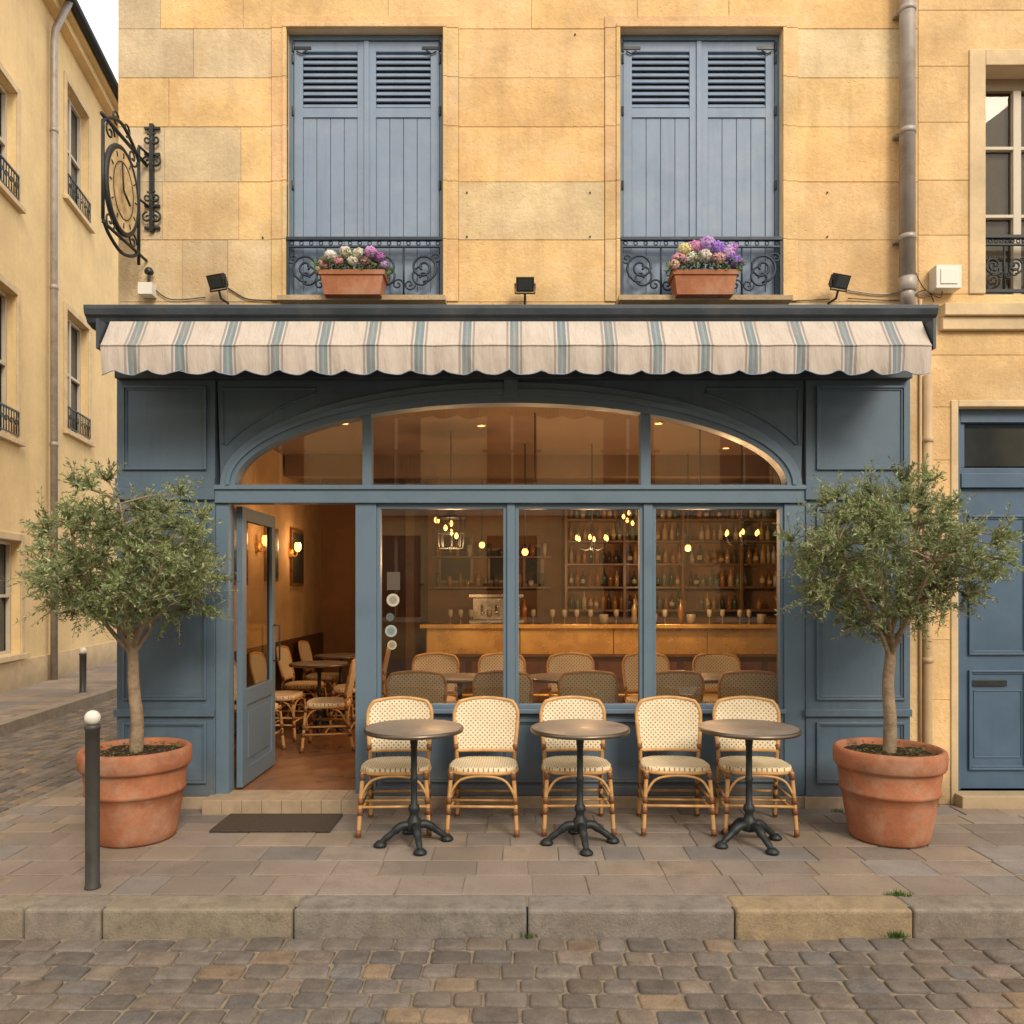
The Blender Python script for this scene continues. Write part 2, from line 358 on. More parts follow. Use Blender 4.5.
# kerb
kb=MB()
kc=[(.24,.21,.18),(.255,.22,.17),(.22,.20,.18),(.225,.20,.18),(.31,.24,.155),(.23,.20,.17),(.25,.21,.16)]
joints=[X(v,4.0) for v in (-40,108,297,527,731,906,1090,1300)]
kz=.004
for i,(a,b) in enumerate(zip(joints,joints[1:])):
    c=kc[i%7]
    kb.box(max(a,-2.45)+.003,b-.003,3.925+random.uniform(-.006,.006),4.118,-.22,kz+random.uniform(-.003,.003),0,c)
def kerb_quad(p,q,w,z,col,mb=kb):
    p=Vector(p);q=Vector(q);d=(q-p).normalized(); n=Vector((-d.y,d.x))
    a=p+d*.004;b=q-d*.004;c=b+n*w;e=a+n*w
    vs=[(v.x,v.y,zz) for zz in (-.22,z) for v in (a,b,c,e)]
    mb.add(vs,[(0,3,2,1),(4,5,6,7),(0,1,5,4),(1,2,6,5),(2,3,7,6),(3,0,4,7)],0,False,col)
R=1.225
ap=[(-2.45+R*math.cos(t),5.15+R*math.sin(t)) for t in np.linspace(-math.pi/2,-math.pi,9)]
for i,(p,q) in enumerate(zip(ap,ap[1:])): kerb_quad(q,p,.16,kz,random.choice(kc))
yy=5.15
while yy<20: kerb_quad((-3.675,yy+.9),(-3.675,yy),.09,kz+.001,random.choice(kc)); yy+=.9
kb.build('kerb',['kerb'],bevel=.018,seg=3)
# weeds in the joints
wd=MB()
for (cx,cy,cz,n) in [(X(897,3.9),3.915,-.13,90),(X(899,4.1),4.12,0,50),(X(905,4.1),4.10,0,30),(X(528,3.9),3.915,-.13,24),(X(60,4.9),4.12,0,8),(X(840,5.6),5.66,0,25),(X(940,5.7),5.80,0,30)]:
    for i in range(n):
        x=cx+random.gauss(0,.025); y=cy+random.gauss(0,.006); a=random.uniform(0,6.28); h=random.uniform(.012,.04); dx,dy=math.cos(a)*.004,math.sin(a)*.004
        c=clampc([v*random.uniform(.7,1.3) for v in (.10,.19,.04)])
        wd.add([(x-dx,y-dy,cz),(x+dx,y+dy,cz),(x+dx*.3+random.gauss(0,.01),y+random.gauss(0,.01),cz+h)],[(0,1,2)],0,False,c)
wd.build('weeds',['leaf'])

# ------------------------------------------------------------------ cafe building
cafe=empty('cafe_building')
WY=5.85
XL=X(118,WY); XR=X(918,WY)
w1=(X(287,WY),X(443,WY),Z(302,WY),Z(29,WY)); w2=(X(620,WY),X(782,WY),Z(302,WY),Z(29,WY))
ztop=8.6; zbot=3.30
bk=MB(); bk.wall(XL+.004,XR,zbot,ztop,[w1,w2],WY+.006,.20,0)
bk.box(XL+.004,XR,6.2,14,3.32,ztop,0); bk.box(XL+.004,XL+.14,5.9,14,-.1,3.318,0)
bk.box(XL+.004,XR,WY+.012,6.2,ztop-.1,ztop,0)
bk.build('masonry_core',['mortar'],cafe)
def rows(zs,x0,x1,holes,y,colf,mb,lmin=.45,lmax=1.0,thick=.03,proud=.003):
    for r,(za,zb) in enumerate(zip(zs,zs[1:])):
        iv=[(x0,x1)]
        for h in holes:
            if h[2]<(za+zb)/2<h[3]:
                new=[]
                for a,b in iv:
                    if h[1]<=a or h[0]>=b: new.append((a,b))
                    else:
                        if h[0]>a: new.append((a,h[0]))
                        if h[1]<b: new.append((h[1],b))
                iv=new
        for a,b in iv:
            x=a
            while x<b-1e-3:
                lm=(lmin,lmax)
                if x<X(235,WY) and a<XL+.1: lm=(.3,.62)
                w=random.uniform(*lm)
                if b-(x+w)<lm[0]*.7: w=b-x
                g=.0016; dz=random.uniform(0,proud)
                mb.box(x+g,x+w-g,y-dz,y+thick,za+g,zb-g,0,colf((x+w/2),(za+zb)/2)); x+=w
def stcol(x,z):
    b=random.uniform(.93,1.06)
    if x<X(235,WY) and random.random()<.9:
        c=random.choice([(.64,.52,.35),(.60,.48,.31),(.67,.54,.35),(.66,.49,.28),(.56,.46,.32)]); b=random.uniform(.87,1.07)
    elif random.random()<.12: c=(.68,.54,.33)
    else: c=random.choice([(.71,.485,.235),(.71,.50,.245),(.70,.48,.25),(.70,.465,.22)])
    return clampc([v*b for v in c])
zs=[zbot]+[Z(p,WY) for p in (302,240,182,127,78,29,-30,-90,-150,-210,-270,-330)]+[ztop]
st=MB()
mg=.115
H1=(w1[0]-mg,w1[1]+mg,w1[2]-.02,w1[3]); H2=(w2[0]-mg,w2[1]+mg,w2[2]-.02,w2[3])
rows(zs,XL,XR,[H1,H2],WY,stcol,st,.6,1.35)
st.box(X(912,5.75)+.002,XR,5.80,6.2,-.05,3.298,0,(.66,.48,.26))
st.build('ashlar_blocks',['stone'],cafe,bevel=.003)
sr=MB()
def scl(): return clampc([v*random.uniform(.95,1.05) for v in random.choice([(.68,.47,.24),(.66,.47,.25)])])
for w in (w1,w2):
    for side in (0,1):
        for za,zb in zip(zs[1:6],zs[2:7]):
            a,b=(w[0]-mg,w[0]) if side==0 else (w[1],w[1]+mg)
            sr.box(a+.002,b,WY-.014,WY+.03,za+.001,zb-.001,0,scl())
            a2,b2=(w[0]-.03,w[0]-.001) if side==0 else (w[1]+.001,w[1]+.03)
            sr.box(a2,b2,WY-.026,WY-.0145,za+.001,zb-.001,0,scl())
    sr.box(w[0]-mg,w[1]+mg,WY-.0143,WY+.03,w[3]+.002,w[3]+.09,0,scl())
    sr.box(w[0]-.03,w[1]+.03,WY-.027,WY-.0145,w[3]+.001,w[3]+.03,0,scl())
    sr.box(w[0]-.03,w[1]+.03,5.70,WY+.05,w[2]-.04,w[2]-.001,0,(.38,.30,.2))
sr.build('window_surrounds',['stone'],cafe,bevel=.004)

# shutters + balconies
def shutters(w,name):
    mb=MB(); ys=WY+.07; x0,x1,z0,z1=w; mid=(x0+x1)/2
    mb.box(x0,x1,ys+.12,ys+.14,z0,z1,1)
    mb.box(x0+.001,x0+.03,ys-.01,ys+.06,z0+.001,z1-.001,2); mb.box(x1-.03,x1-.001,ys-.01,ys+.06,z0+.001,z1-.001,2); mb.box(x0+.031,x1-.031,ys-.01,ys+.06,z1-.04,z1-.001,2)
    zl=Z(108,ys); zt=z1-.045
    for a,b in ((x0+.034,mid-.004),(mid+.004,x1-.034)):
        s=.065
        mb.box(a,a+s,ys,ys+.035,z0+.01,zt); mb.box(b-s,b,ys,ys+.035,z0+.01,zt)
        mb.box(a+s,b-s,ys,ys+.035,zt-.075,zt-.001); mb.box(a+s,b-s,ys,ys+.035,zl-.07,zl); mb.box(a+s,b-s,ys,ys+.035,z0+.011,z0+.10)
        n=9; hh=(zt-.076-zl)/n
        for i in range(n):
            zc=zl+hh*(i+.5); mx=Matrix.Translation((0,ys+.018,zc))@Matrix.Rotation(math.radians(58),4,'X')
            mb.box(a+s+.001,b-s-.001,-.022,.022,-.005,.005,0,mx=mx)
        mb.box(a+s,b-s,ys+.040,ys+.044,zl,zt-.076,1)
        npk=4; pw=(b-a-2*s)/npk
        for i in range(npk): mb.box(a+s+i*pw+.002,a+s+(i+1)*pw-.002,ys+.010,ys+.026,z0+.101,zl-.071)
        mb.box(a+s,b-s,ys+.027,ys+.03,z0+.101,zl-.071,1)
        hx=a if a<mid-.1 else b
        sg=1 if hx==a else -1
        for zz in (zt-.05,):
            mb.box(min(hx-.012*sg,hx+.13*sg),max(hx-.012*sg,hx+.13*sg),ys-.006,ys-.0005,zz-.011,zz+.011,3)
            mb.tube([(hx+.02*sg,ys-.012,zz-.03),(hx+.06*sg,ys-.012,zz-.05),(hx+.10*sg,ys-.012,zz-.02)],.006,6,3)
        for zz in (zt-.05,zt-.14,zl-.03,z0+.9):
            mb.tube([(hx-.006*sg,ys-.01,zz-.035),(hx-.006*sg,ys-.01,zz+.035)],.010,8,3)
    mb.box(mid-.018,mid+.018,ys-.012,ys-.0005,z0+.012,zt-.002,0)
    mb.build(name,['bluelt','indark','frame','black'],cafe,bevel=.003)
shutters(w1,'shutters'); shutters(w2,'shutters')
def balcony(x0,x1,z0,z1,y,parent,name='balcony_railing',mat='ironblue',n=4,t=1.0):
    mb=MB(); h=z1-z0
    mb.box(x0,x1,y-.018,y+.018,z1-.022,z1,0); mb.box(x0,x1,y-.01,y+.01,z1-.075,z1-.062,0); mb.box(x0,x1,y-.012,y+.012,z0+.015,z0+.038,0)
    for xx in (x0,x1-.018): mb.box(xx,xx+.018,y-.009,y+.009,z0,z1-.023,0)
    L=(x1-x0)/n; zc=(z0+z1)/2-.02; r=min(L*.47,h*.34)
    for i in range(n):
        cx=x0+L*(i+.5); sg=1 if i%2 else -1
        mb.tube(scroll((cx,zc+r*.22),r*.80,1.9,-math.pi/2,sg,y),.0095*t,6)
        mb.tube(scroll((cx-sg*r*.05,zc-r*.30),r*.62,1.3,math.pi/2,sg,y),.0085*t,6)
        mb.tube(scroll((cx+sg*r*.72,zc+r*.70),r*.30,1.3,math.pi,-sg,y),.007*t,6)
        mb.tube(scroll((cx-sg*r*.74,zc-r*.70),r*.32,1.3,0,-sg,y),.007*t,6)
        if i: mb.tube([(x0+L*i,y,z0+.03),(x0+L*i,y,z1-.065)],.008,6)
    for i in range(16):
        cx=x0+(x1-x0)*(i+.5)/16; mb.tube([(cx+.014*math.cos(a),y,z1-.042+.014*math.sin(a)) for a in np.linspace(0,2*math.pi,9)[:-1]],.0045,5,closed=True)
    mb.build(name,[mat],parent)
for w in (w1,w2): balcony(w[0]+.002,w[1]-.002,w[2]+.008,Z(237,WY-.02),WY-.01,cafe)

# flower boxes
def flowerbox(cx,mix,seed):
    random.seed(seed); e=empty('flower_box',(cx,5.70,Z(298,5.7)))
    mb=MB(); L=.235;h=.17
    def tr(L0,W0,z0,L1,W1,z1,m=0): mb.add([(-L0,-W0,z0),(L0,-W0,z0),(L0,W0,z0),(-L0,W0,z0),(-L1,-W1,z1),(L1,-W1,z1),(L1,W1,z1),(-L1,W1,z1)],[(0,3,2,1),(4,5,6,7),(0,1,5,4),(1,2,6,5),(2,3,7,6),(3,0,4,7)],m)
    tr(L*.86,.07,0,L*.95,.083,h*.8); tr(L,.092,h*.8+.0005,L*1.01,.094,h); tr(L*.93,.08,h+.0005,L*.93,.08,h+.004,1)
    mb.build('terracotta_trough',['terra','soil'],e,bevel=.005)
    fl=MB()
    for i in range(900):
        x=random.uniform(-.27,.27); y=random.uniform(-.12,.08); z=h+.0+random.random()**.8*.15*(1-(abs(x)/.27)**2*.7)+random.uniform(-.02,.01)
        a=random.uniform(0,6.28); t=random.uniform(-.3,.9); L2=random.uniform(.018,.036)
        d=Vector((math.cos(a)*math.cos(t),math.sin(a)*math.cos(t),math.sin(t))); s=d.orthogonal().normalized()*L2*.38
        p=Vector((x,y,z)); c=clampc([v*random.uniform(.6,1.4) for v in (.13,.22,.06)])
        fl.add([p,p+d*L2*.5+s,p+d*L2,p+d*L2*.5-s],[(0,1,2,3)],0,False,c)
    for (hx,hz,r,col) in mix:
        r*=1.22; yo=-.09+random.uniform(-.02,.04); tn=random.uniform(.85,1.15)
        for i in range(int(250*(r/.04)**1.5)):
            u=Vector((random.gauss(0,1),random.gauss(0,1),random.gauss(0,1))).normalized()
            p=Vector((hx,yo,h+hz))+Vector((u.x,u.y,u.z*.85))*r*random.uniform(.85,1.05); s=.0085
            n=(u+Vector((random.gauss(0,.3),random.gauss(0,.3),random.gauss(0,.3)))).normalized(); a=n.orthogonal().normalized()*s; b=n.cross(a)
            k=random.random()*6.28; a,b=a*math.cos(k)+b*math.sin(k),b*math.cos(k)-a*math.sin(k)
            c=clampc([v*tn*random.uniform(.8,1.25) for v in col]); fl.add([p+a,p+b,p-a,p-b],[(0,1,2,3)],0,False,c)
    fl.build('flowers',['petal'],e)
pk,wt,lv,vi,ye=(.85,.45,.55),(.88,.82,.72),(.66,.45,.80),(.42,.26,.75),(.85,.72,.40)
flowerbox(X(354,5.7),[(-.21,.05,.032,pk),(-.15,.10,.038,wt),(-.09,.06,.030,pk),(-.04,.12,.034,wt),(.01,.06,.030,wt),(.05,.12,.034,wt),(.10,.07,.032,pk),(.14,.12,.036,(.7,.4,.7)),(.20,.09,.036,(.55,.22,.6)),(.23,.04,.025,lv),(-.24,.02,.02,wt)],3)
flowerbox(X(703,5.7),[(-.19,.08,.042,pk),(-.15,.15,.038,ye),(-.10,.09,.04,wt),(-.08,.17,.045,(.78,.40,.66)),(.01,.19,.048,lv),(-.01,.10,.042,wt),(.08,.16,.045,vi),(.09,.08,.038,(.75,.5,.5)),(.16,.13,.05,lv),(.22,.07,.04,vi),(.20,.17,.032,(.6,.35,.75)),(-.23,.03,.03,(.8,.6,.5))],5)
random.seed(21)

# ------------------------------------------------------------------ shop front (joinery)
YF=5.775
SL=X(115,5.75); SR=X(912,5.75); PL=X(215,YF); PR=X(806,YF)
cxa=X(511,YF)
sf=MB()
ztr1=Z(485,YF); ztr0=Z(503,YF); ZT=3.42
for (a,b,pa,pb) in ((SL,PL,X(123,YF),X(207,YF)),(PR,SR,X(816,YF),X(905,YF))):
    sf.box(a,b,YF,6.12,.085,ZT)
    mould2(sf,pa,pb,Z(470,YF),Z(386,YF),YF); mould2(sf,pa,pb,Z(700,YF),Z(508,YF),YF); mould2(sf,pa,pb,Z(783,YF),Z(722,YF),YF)
    sf.box(a-.012,b+.001,YF-.028,YF-.001,Z(500,YF),Z(488,YF)); sf.box(a-.006,b+.001,YF-.016,YF-.001,Z(488,YF)+.001,Z(478,YF))
    sf.box(a-.012,b+.001,YF-.030,YF-.001,Z(716,YF),Z(709,YF)); sf.box(a-.006,b+.001,YF-.018,YF-.001,.086,Z(790,YF))
def ell(a,h,n=72):
    return [(cxa-a*math.cos(t),ztr1+h*math.sin(t)) for t in np.linspace(0,math.pi,n+1)]
k=YF/F
outer=ell(291*k,103*k); inner=ell(276*k,82*k)
def strip(mb,A,B,y0,y1,mat=0):
    n=len(A); vs=[(x,y,z) for y in (y0,y1) for L in (A,B) for (x,z) in L]
    fs=[]
    for i in range(n-1):
        a0,a1,b0,b1=i,i+1,n+i,n+i+1; o=2*n
        fs+= [(b0,b1,a1,a0),(a0+o,a1+o,b1+o,b0+o),(b0,b0+o,b1+o,b1),(a0,a1,a1+o,a0+o)]
    mb.add(vs,fs,mat,False)
topl=[(min(max(x,PL),PR),ZT) for x,z in outer]
topl[0]=(PL,ZT); topl[-1]=(PR,ZT)
strip(sf,topl,outer,YF+.02,YF+.14)
strip(sf,outer,inner,YF-.005,YF+.12,1)
mid=ell(285*k,96*k); m2=ell(281*k,90*k)
strip(sf,mid,m2,YF-.020,YF-.0055,1)
for sgn in (-1,1):
    pts=[(x,z) for x,z in ell(304*k,120*k) if (x-cxa)*sgn>.35 and z>ztr1+.14]
    zt=Z(388,YF); xe=(PL+.05) if sgn<0 else (PR-.05)
    pts=[p for p in pts if p[1]<zt-.02 and (p[0]-xe)*sgn<0]
    if sgn>0: pts=pts[::-1]
    loop=[(p[0],YF+.018,p[1]) for p in pts]+[(pts[-1][0],YF+.018,zt),(xe,YF+.018,zt),(xe,YF+.018,pts[0][1])]
    sf.tube(loop,.011,6,0,closed=True)
sf.box(cxa-.05,cxa+.05,YF-.03,YF-.0206,Z(398,YF),Z(378,YF),1)
sf.box(PL,PR,YF-.012,YF+.12,ztr0,ztr1,1); sf.box(PL,PR,YF-.028,YF-.0125,ztr1-.035,ztr1-.012,1)
for a,b in ((362,371),(641,651)):
    xm=X((a+b)/2,YF); zt=ztr1+82*k*math.sqrt(max(0,1-((xm-cxa)/(276*k))**2))
    sf.box(X(a,YF),X(b,YF),YF+.01,YF+.11,ztr1+.0005,zt+.02,1)
zs0=Z(713,YF); zb=.085
for a,b in ((215,228),(355,376),(507,515),(644,653),(785,806)):
    lo=zb
    if a in (507,644): lo=zs0+.03
    xa=PL+.0005 if a==215 else X(a,YF); xb=PR-.0005 if b==806 else X(b,YF)
    sf.box(xa,xb,YF+.012,YF+.13,lo,ztr0-.0005,1)
for a,b in ((376,507),(515,644),(653,785)):
    xa,xb=X(a,YF),X(b,YF); w=.028
    sf.box(xa+.0005,xa+w,YF+.03,YF+.1,zs0+.0305,ztr0-.001,1); sf.box(xb-w,xb-.0005,YF+.03,YF+.1,zs0+.0305,ztr0-.001,1)
    sf.box(xa+w,xb-w,YF+.03,YF+.1,ztr0-.04,ztr0-.001,1); sf.box(xa+w,xb-w,YF+.03,YF+.1,zs0+.0305,zs0+.06,1)
xa,xb=X(376,YF),X(785,YF)
sf.box(xa+.001,xb-.001,YF-.03,YF+.12,zs0,zs0+.03,1)
sf.box(xa+.001,xb-.001,YF+.02,YF+.11,zb,zs0-.001)
for a,b in ((380,508),(514,646),(652,782)): mould2(sf,X(a,YF),X(b,YF),zb+.1,zs0-.05,YF+.02)
sf.box(xa+.001,xb-.001,YF+.005,YF+.0195,zb,zb+.07)
sf.build('shop_front_joinery',['blue','frame'],cafe,bevel=.003)
pl=MB()
for a,b in ((SL,PL-.03),(PR,SR)): pl.box(a-.02,b+.001,YF-.03,6.1,-.05,.084,0)
pl.box(X(366,YF),PR-.001,YF-.012,6.1,-.05,.082,0)
n=8; a,b=PL-.03,X(366,YF)-.003; L=(b-a)/n
for i in range(n): pl.box(a+i*L+.001,a+(i+1)*L-.001,5.60,5.9,-.05,.098,0)
pl.build('stone_plinth_and_step',['tile'],cafe,bevel=.004)
gl=MB(); YG=YF+.07
gl.add([(x,YG,z) for x,z in inner],[tuple(range(len(inner)))[::-1]],0)
for a,b in ((376,507),(515,644),(653,785)):
    xa,xb=X(a,YF)+.02,X(b,YF)-.02; gl.add([(xa,YG,zs0+.05),(xb,YG,zs0+.05),(xb,YG,ztr0-.03),(xa,YG,ztr0-.03)],[(0,1,2,3)],0)
gl.build('glazing',['glass'],cafe)
sk=MB()
def disc(mb,x,y,z,r,mat,col): mb.add([(x+r*math.cos(t),y,z+r*math.sin(t)) for t in np.linspace(0,2*math.pi,25)[:-1]],[tuple(range(24))],mat,False,col)
yk=YG-.003
for px,py,r,c in ((393,600,.048,(.50,.46,.37)),(390,617,.03,(.10,.12,.14)),(391,631,.045,(.30,.38,.38)),(392,645,.035,(.42,.38,.25))):
    disc(sk,X(px,yk),yk,Z(py,yk),r,0,c); disc(sk,X(px,yk),yk-.001,Z(py,yk),r*.62,0,tuple(v*.45+.05 for v in c))
sk.box(X(387,yk),X(400,yk),yk-.001,yk,Z(590,yk),Z(572,yk),0,(.10,.08,.06))
sk.build('window_stickers',['attr'],cafe)

# cornice + awning
YC=5.3
cn=MB(); ca,cb=X(84,YC),X(938,YC)
zc1=Z(305,YC); zc0=Z(321,YC)
prof=[(5.842,zc0-.02),(YC+.10,zc0-.02),(YC+.035,zc0),(YC+.02,zc0+.03),(YC,zc0+.045),(YC-.012,zc1-.025),(YC-.012,zc1),(5.842,zc1+.055)]
n=len(prof); cn.add([(ca,y,z) for y,z in prof]+[(cb,y,z) for y,z in prof],[tuple(range(n)),tuple(range(2*n-1,n-1,-1))]+[(i,(i+n),(i+1)%n+n,(i+1)%n) for i in range(n)],0)
cn.box(ca+.05,cb-.05,5.46,5.84,zc0-.16,zc0-.021,0)
cn.box(SL+.02,SR-.02,5.70,5.774,3.14,zc0-.165,0)
cn.build('cornice',['slate'],cafe,bevel=.004)
aw=empty('striped_awning')
fb=MB(); YA=5.17; aa,ab=X(100,YA),X(932,YA)
per=.315; ph=-2.19
nx=640; xs=np.linspace(aa,ab,nx+1)
zt_,zm,zb_=zc0-.003,Z(345,YA),Z(372,YA)
W=nx+1
def sag(x): return math.sin(x*9.3)*.003+math.sin(x*23+1)*.003
top_rows=[]; val_rows=[]
for j in range(5):
    t=j/4; top_rows.append([(x,(YC+.0)*(1-t)+YA*t+sag(x)*t,zt_*(1-t)+zm*t-.006*math.sin(t*math.pi)) for x in xs])
for j in range(7):
    t=j/6; r=[]
    for x in xs:
        w=sag(x); s_=1-abs(math.sin(math.pi*(x-ph)/(per/1.45)))**.7
        r.append((x,YA+w+.012*t*t+.009*t*math.sin(x*31+2*math.sin(x*3))+.006*t*math.sin(x*57),(zm-.001)*(1-t)+(zb_-.014+.036*s_)*t))
    val_rows.append(r)
for R_ in (top_rows,val_rows):
    vs=[p for r in R_ for p in r]; fs=[(j*W+i,(j+1)*W+i,(j+1)*W+i+1,j*W+i+1) for j in range(len(R_)-1) for i in range(nx)]
    fb.add(vs,fs,0,True)
fb.tube([(p[0],p[1]-.001,p[2]) for p in val_rows[0][::4]],.006,6,0)
o=fb.build('fabric_and_valance',['awn'],aw)
br=MB()
br.tube([(aa+.01,YA+.04,zm+.005),(ab-.01,YA+.04,zm+.005)],.016,10,0)
br.tube([(p[0],p[1]-.001,p[2]) for p in val_rows[-1][::3]],.0035,5,1)
for xx in (aa+.03,ab-.03,-.9,.9):
    br.tube([(xx,5.82,zc0-.12),(xx,YA+.05,zm+.005)],.014,8,0)
for xx in (aa-.03,ab+.012): br.box(xx,xx+.018,YA+.005,5.45,zm-.02,zc0-.025,0)
br.build('awning_frame',['slate','bluelt'],aw)

def floodlight(px,py,yaw):
    e=empty('floodlight',(X(px,5.72),5.72,Z(py,5.72)),(0,0,yaw))
    m=MB(); mx=Matrix.Rotation(math.radians(28),4,'X')
    m.box(-.065,.065,-.045,.0,-.05,.05,0,mx=mx); m.box(-.055,.055,.0005,.025,-.04,.04,0,mx=mx)
    for i in range(5): m.box(-.045+i*.02,-.037+i*.02,.0255,.04,-.035,.035,0,mx=mx)
    m.box(-.052,.052,-.048,-.0455,-.038,.038,1,mx=mx)
    m.tube([(-.072,-.01,0),(-.072,-.005,-.07),(.072,-.005,-.07),(.072,-.01,0)],.007,6); m.tube([(0,0,-.07),(0,.02,-.12),(0,.10,-.13)],.009,8)
    m.build('lamp_body',['black','farglass'],e,bevel=.003)
floodlight(219,281,-.35); floodlight(525,284,0); floodlight(838,281,.35)
cb_=MB()
def cable(pts,r=.005,m=0): cb_.tube(spline(pts,6),r,6,m)
cable([(X(228,5.83),5.835,Z(288,5.83)),(X(245,5.83),5.835,Z(298,5.83)),(X(262,5.83),5.835,Z(300,5.83)),(X(290,5.83),5.82,Z(301,5.83))])
cable([(X(150,5.83),5.835,Z(285,5.83)),(X(170,5.83),5.835,Z(299,5.83)),(X(205,5.83),5.835,Z(297,5.83))],.004)
cable([(X(848,5.83),5.835,Z(290,5.83)),(X(880,5.83),5.835,Z(294,5.83)),(X(905,5.83),5.835,Z(292,5.83)),(X(930,5.83),5.835,Z(296,5.83))],.006,1)
cable([(X(848,5.83),5.835,Z(298,5.83)),(X(900,5.83),5.83,Z(300,5.83)),(X(925,5.83),5.83,Z(290,5.83)),(X(934,5.83),5.83,Z(302,5.83))],.004,0)
cable([(X(915,5.83),5.835,Z(270,5.83)),(X(922,5.83),5.80,Z(290,5.83)),(X(936,5.83),5.78,Z(300,5.83)),(X(940,5.83),5.80,Z(292,5.83))],.004,0)
cable([(X(785,5.83),5.835,Z(301,5.83)),(X(830,5.83),5.835,Z(299,5.83))],.004)
cb_.build('cables',['black','pipe'],cafe)
jb=MB(); jb.box(X(932,5.8),X(957,5.8),5.74,5.845,Z(291,5.8),Z(268,5.8)); jb.box(X(936,5.8),X(953,5.8),5.733,5.7395,Z(287,5.8),Z(272,5.8)); jb.build('junction_box',['white'],None,bevel=.008)
cm=MB(); cm.box(X(140,5.8),X(154,5.8),5.76,5.845,Z(296,5.8),Z(284,5.8),0); cm.tube([(X(149,5.8),5.80,Z(284,5.8)),(X(149,5.8),5.80,Z(272,5.8))],.012,8,1); cm.lathe([(.0,0),(.03,.0),(.034,.02),(.02,.045),(0,.05)],(X(149,5.8),5.80,Z(274,5.8)),12,1); cm.build('wall_sensor',['white','black'],None,bevel=.004)
ab_=MB()
for px,py in ((467,193),(467,237),(590,237),(590,193),(575,35),(827,193),(827,237),(263,238)):
    x,z=X(px,WY),Z(py,WY); ab_.tube([(x,WY+.005,z),(x,WY-.012,z)],.006,8)
ab_.build('wall_fixings',['iron'],cafe)

dp=MB(); x=X(908,5.75)
dp.tube([(x,5.76,ztop),(x,5.76,Z(292,5.76))],.055,16)
for py in (10,132,238): dp.lathe([(.056,-.02),(.0605,-.018),(.0605,.018),(.056,.02)],(x,5.76,Z(py,5.76)),16); dp.box(x-.07,x+.07,5.80,5.846,Z(py,5.76)-.012,Z(py,5.76)+.012)
dp.lathe([(.056,-.05),(.063,-.045),(.063,.05),(.056,.055)],(x,5.76,Z(285,5.76)),16)
dp.tube(spline([(x,5.76,Z(292,5.76)),(x,5.76,Z(297,5.76)),(x+.03,5.80,Z(304,5.76))],5),.05,12)
dp.build('drainpipe',['pipe'])
dp=MB(); x=X(927,5.8)
dp.tube([(x,5.795,Z(376,5.8)),(x,5.795,Z(650,5.8)),(x,5.795,Z(735,5.8)),(x,5.795,0)],.034,12)
dp.tube([(x-.055,5.79,Z(300,5.8)),(x-.055,5.79,Z(560,5.8)),(x-.055,5.79,.3)],.012,8)
for py in (440,560,660): dp.lathe([(.035,-.02),(.042,-.018),(.042,.018),(.035,.02)],(x,5.795,Z(py,5.8)),12)
dp.build('drainpipe',['pipebeige'])

# ------------------------------------------------------------------ clock sign
ck=empty('hanging_clock_sign'); m=MB(); cx_=-2.72
y0,y1,z0,z1=5.22,5.72,3.97,4.82
m.tube([(cx_,y0,z0+.10),(cx_,y0,z1-.10)],.012,8); m.tube([(cx_,y1,z0),(cx_,y1,z1)],.012,8)
m.tube(spline([(cx_,y0,z1-.10),(cx_,y0+.08,z1-.03),(cx_,(y0+y1)/2,z1+.03),(cx_,y1-.08,z1-.03),(cx_,y1,z1-.10)],6),.012,8)
m.tube(spline([(cx_,y0,z0+.10),(cx_,y0+.08,z0+.03),(cx_,(y0+y1)/2,z0-.02),(cx_,y1-.08,z0+.03),(cx_,y1,z0+.10)],6),.012,8)
m.tube([(cx_,y0-.02,z1-.06),(cx_,5.84,z1-.06)],.013,8); m.tube([(cx_,y0,z0+.08),(cx_,5.84,z0+.08)],.011,8)
yc,zc=(y0+y1)/2,4.38
rim=[(cx_,yc+.215*math.cos(t),zc+.29*math.sin(t)) for t in np.linspace(0,2*math.pi,41)[:-1]]; m.tube(rim,.020,8,closed=True)
for sx in (-.012,.012):
    vs=[(cx_+sx,yc+.21*math.cos(t),zc+.285*math.sin(t)) for t in np.linspace(0,2*math.pi,41)[:-1]]; m.add(vs,[tuple(range(40))],1)
    q=cx_+sx*1.25
    m.tube([(q,yc+.14*math.cos(t),zc+.195*math.sin(t)) for t in np.linspace(0,2*math.pi,33)[:-1]],.003,5,closed=True)
    for i in range(12):
        t=i*math.pi/6; m.tube([(q,yc+.165*math.cos(t),zc+.225*math.sin(t)),(q,yc+.19*math.cos(t),zc+.26*math.sin(t))],.0045,5)
    m.tube([(q*1.0,yc,zc),(q,yc-.02,zc+.18)],.006,6); m.tube([(q,yc,zc),(q,yc+.09,zc-.06)],.008,6)
for (py_,pz_,s) in ((y0+.09,z1-.12,1),(y1-.09,z1-.12,-1),(y0+.09,z0+.13,-1),(y1-.09,z0+.13,1)):
    m.tube(scroll((py_,pz_),.065,1.4,0,s,cx_,'YZ'),.007,6)
for s in (-1,1): m.tube(scroll((yc+s*.07,z1+.03),.05,1.3,-math.pi/2,s,cx_,'YZ'),.007,6)
xw=X(150,5.8)
m.box(xw-.014,xw+.014,5.815,5.845,Z(230,5.8),Z(122,5.8)); 
for pz_,s in ((Z(138,5.8),1),(Z(160,5.8),-1),(Z(196,5.8),1),(Z(216,5.8),-1)):
    m.tube(scroll((xw+.03,pz_),.045,1.3,math.pi/2,s,5.82),.008,6); m.tube(scroll((xw-.03,pz_),.04,1.2,math.pi/2,-s,5.82),.007,6)
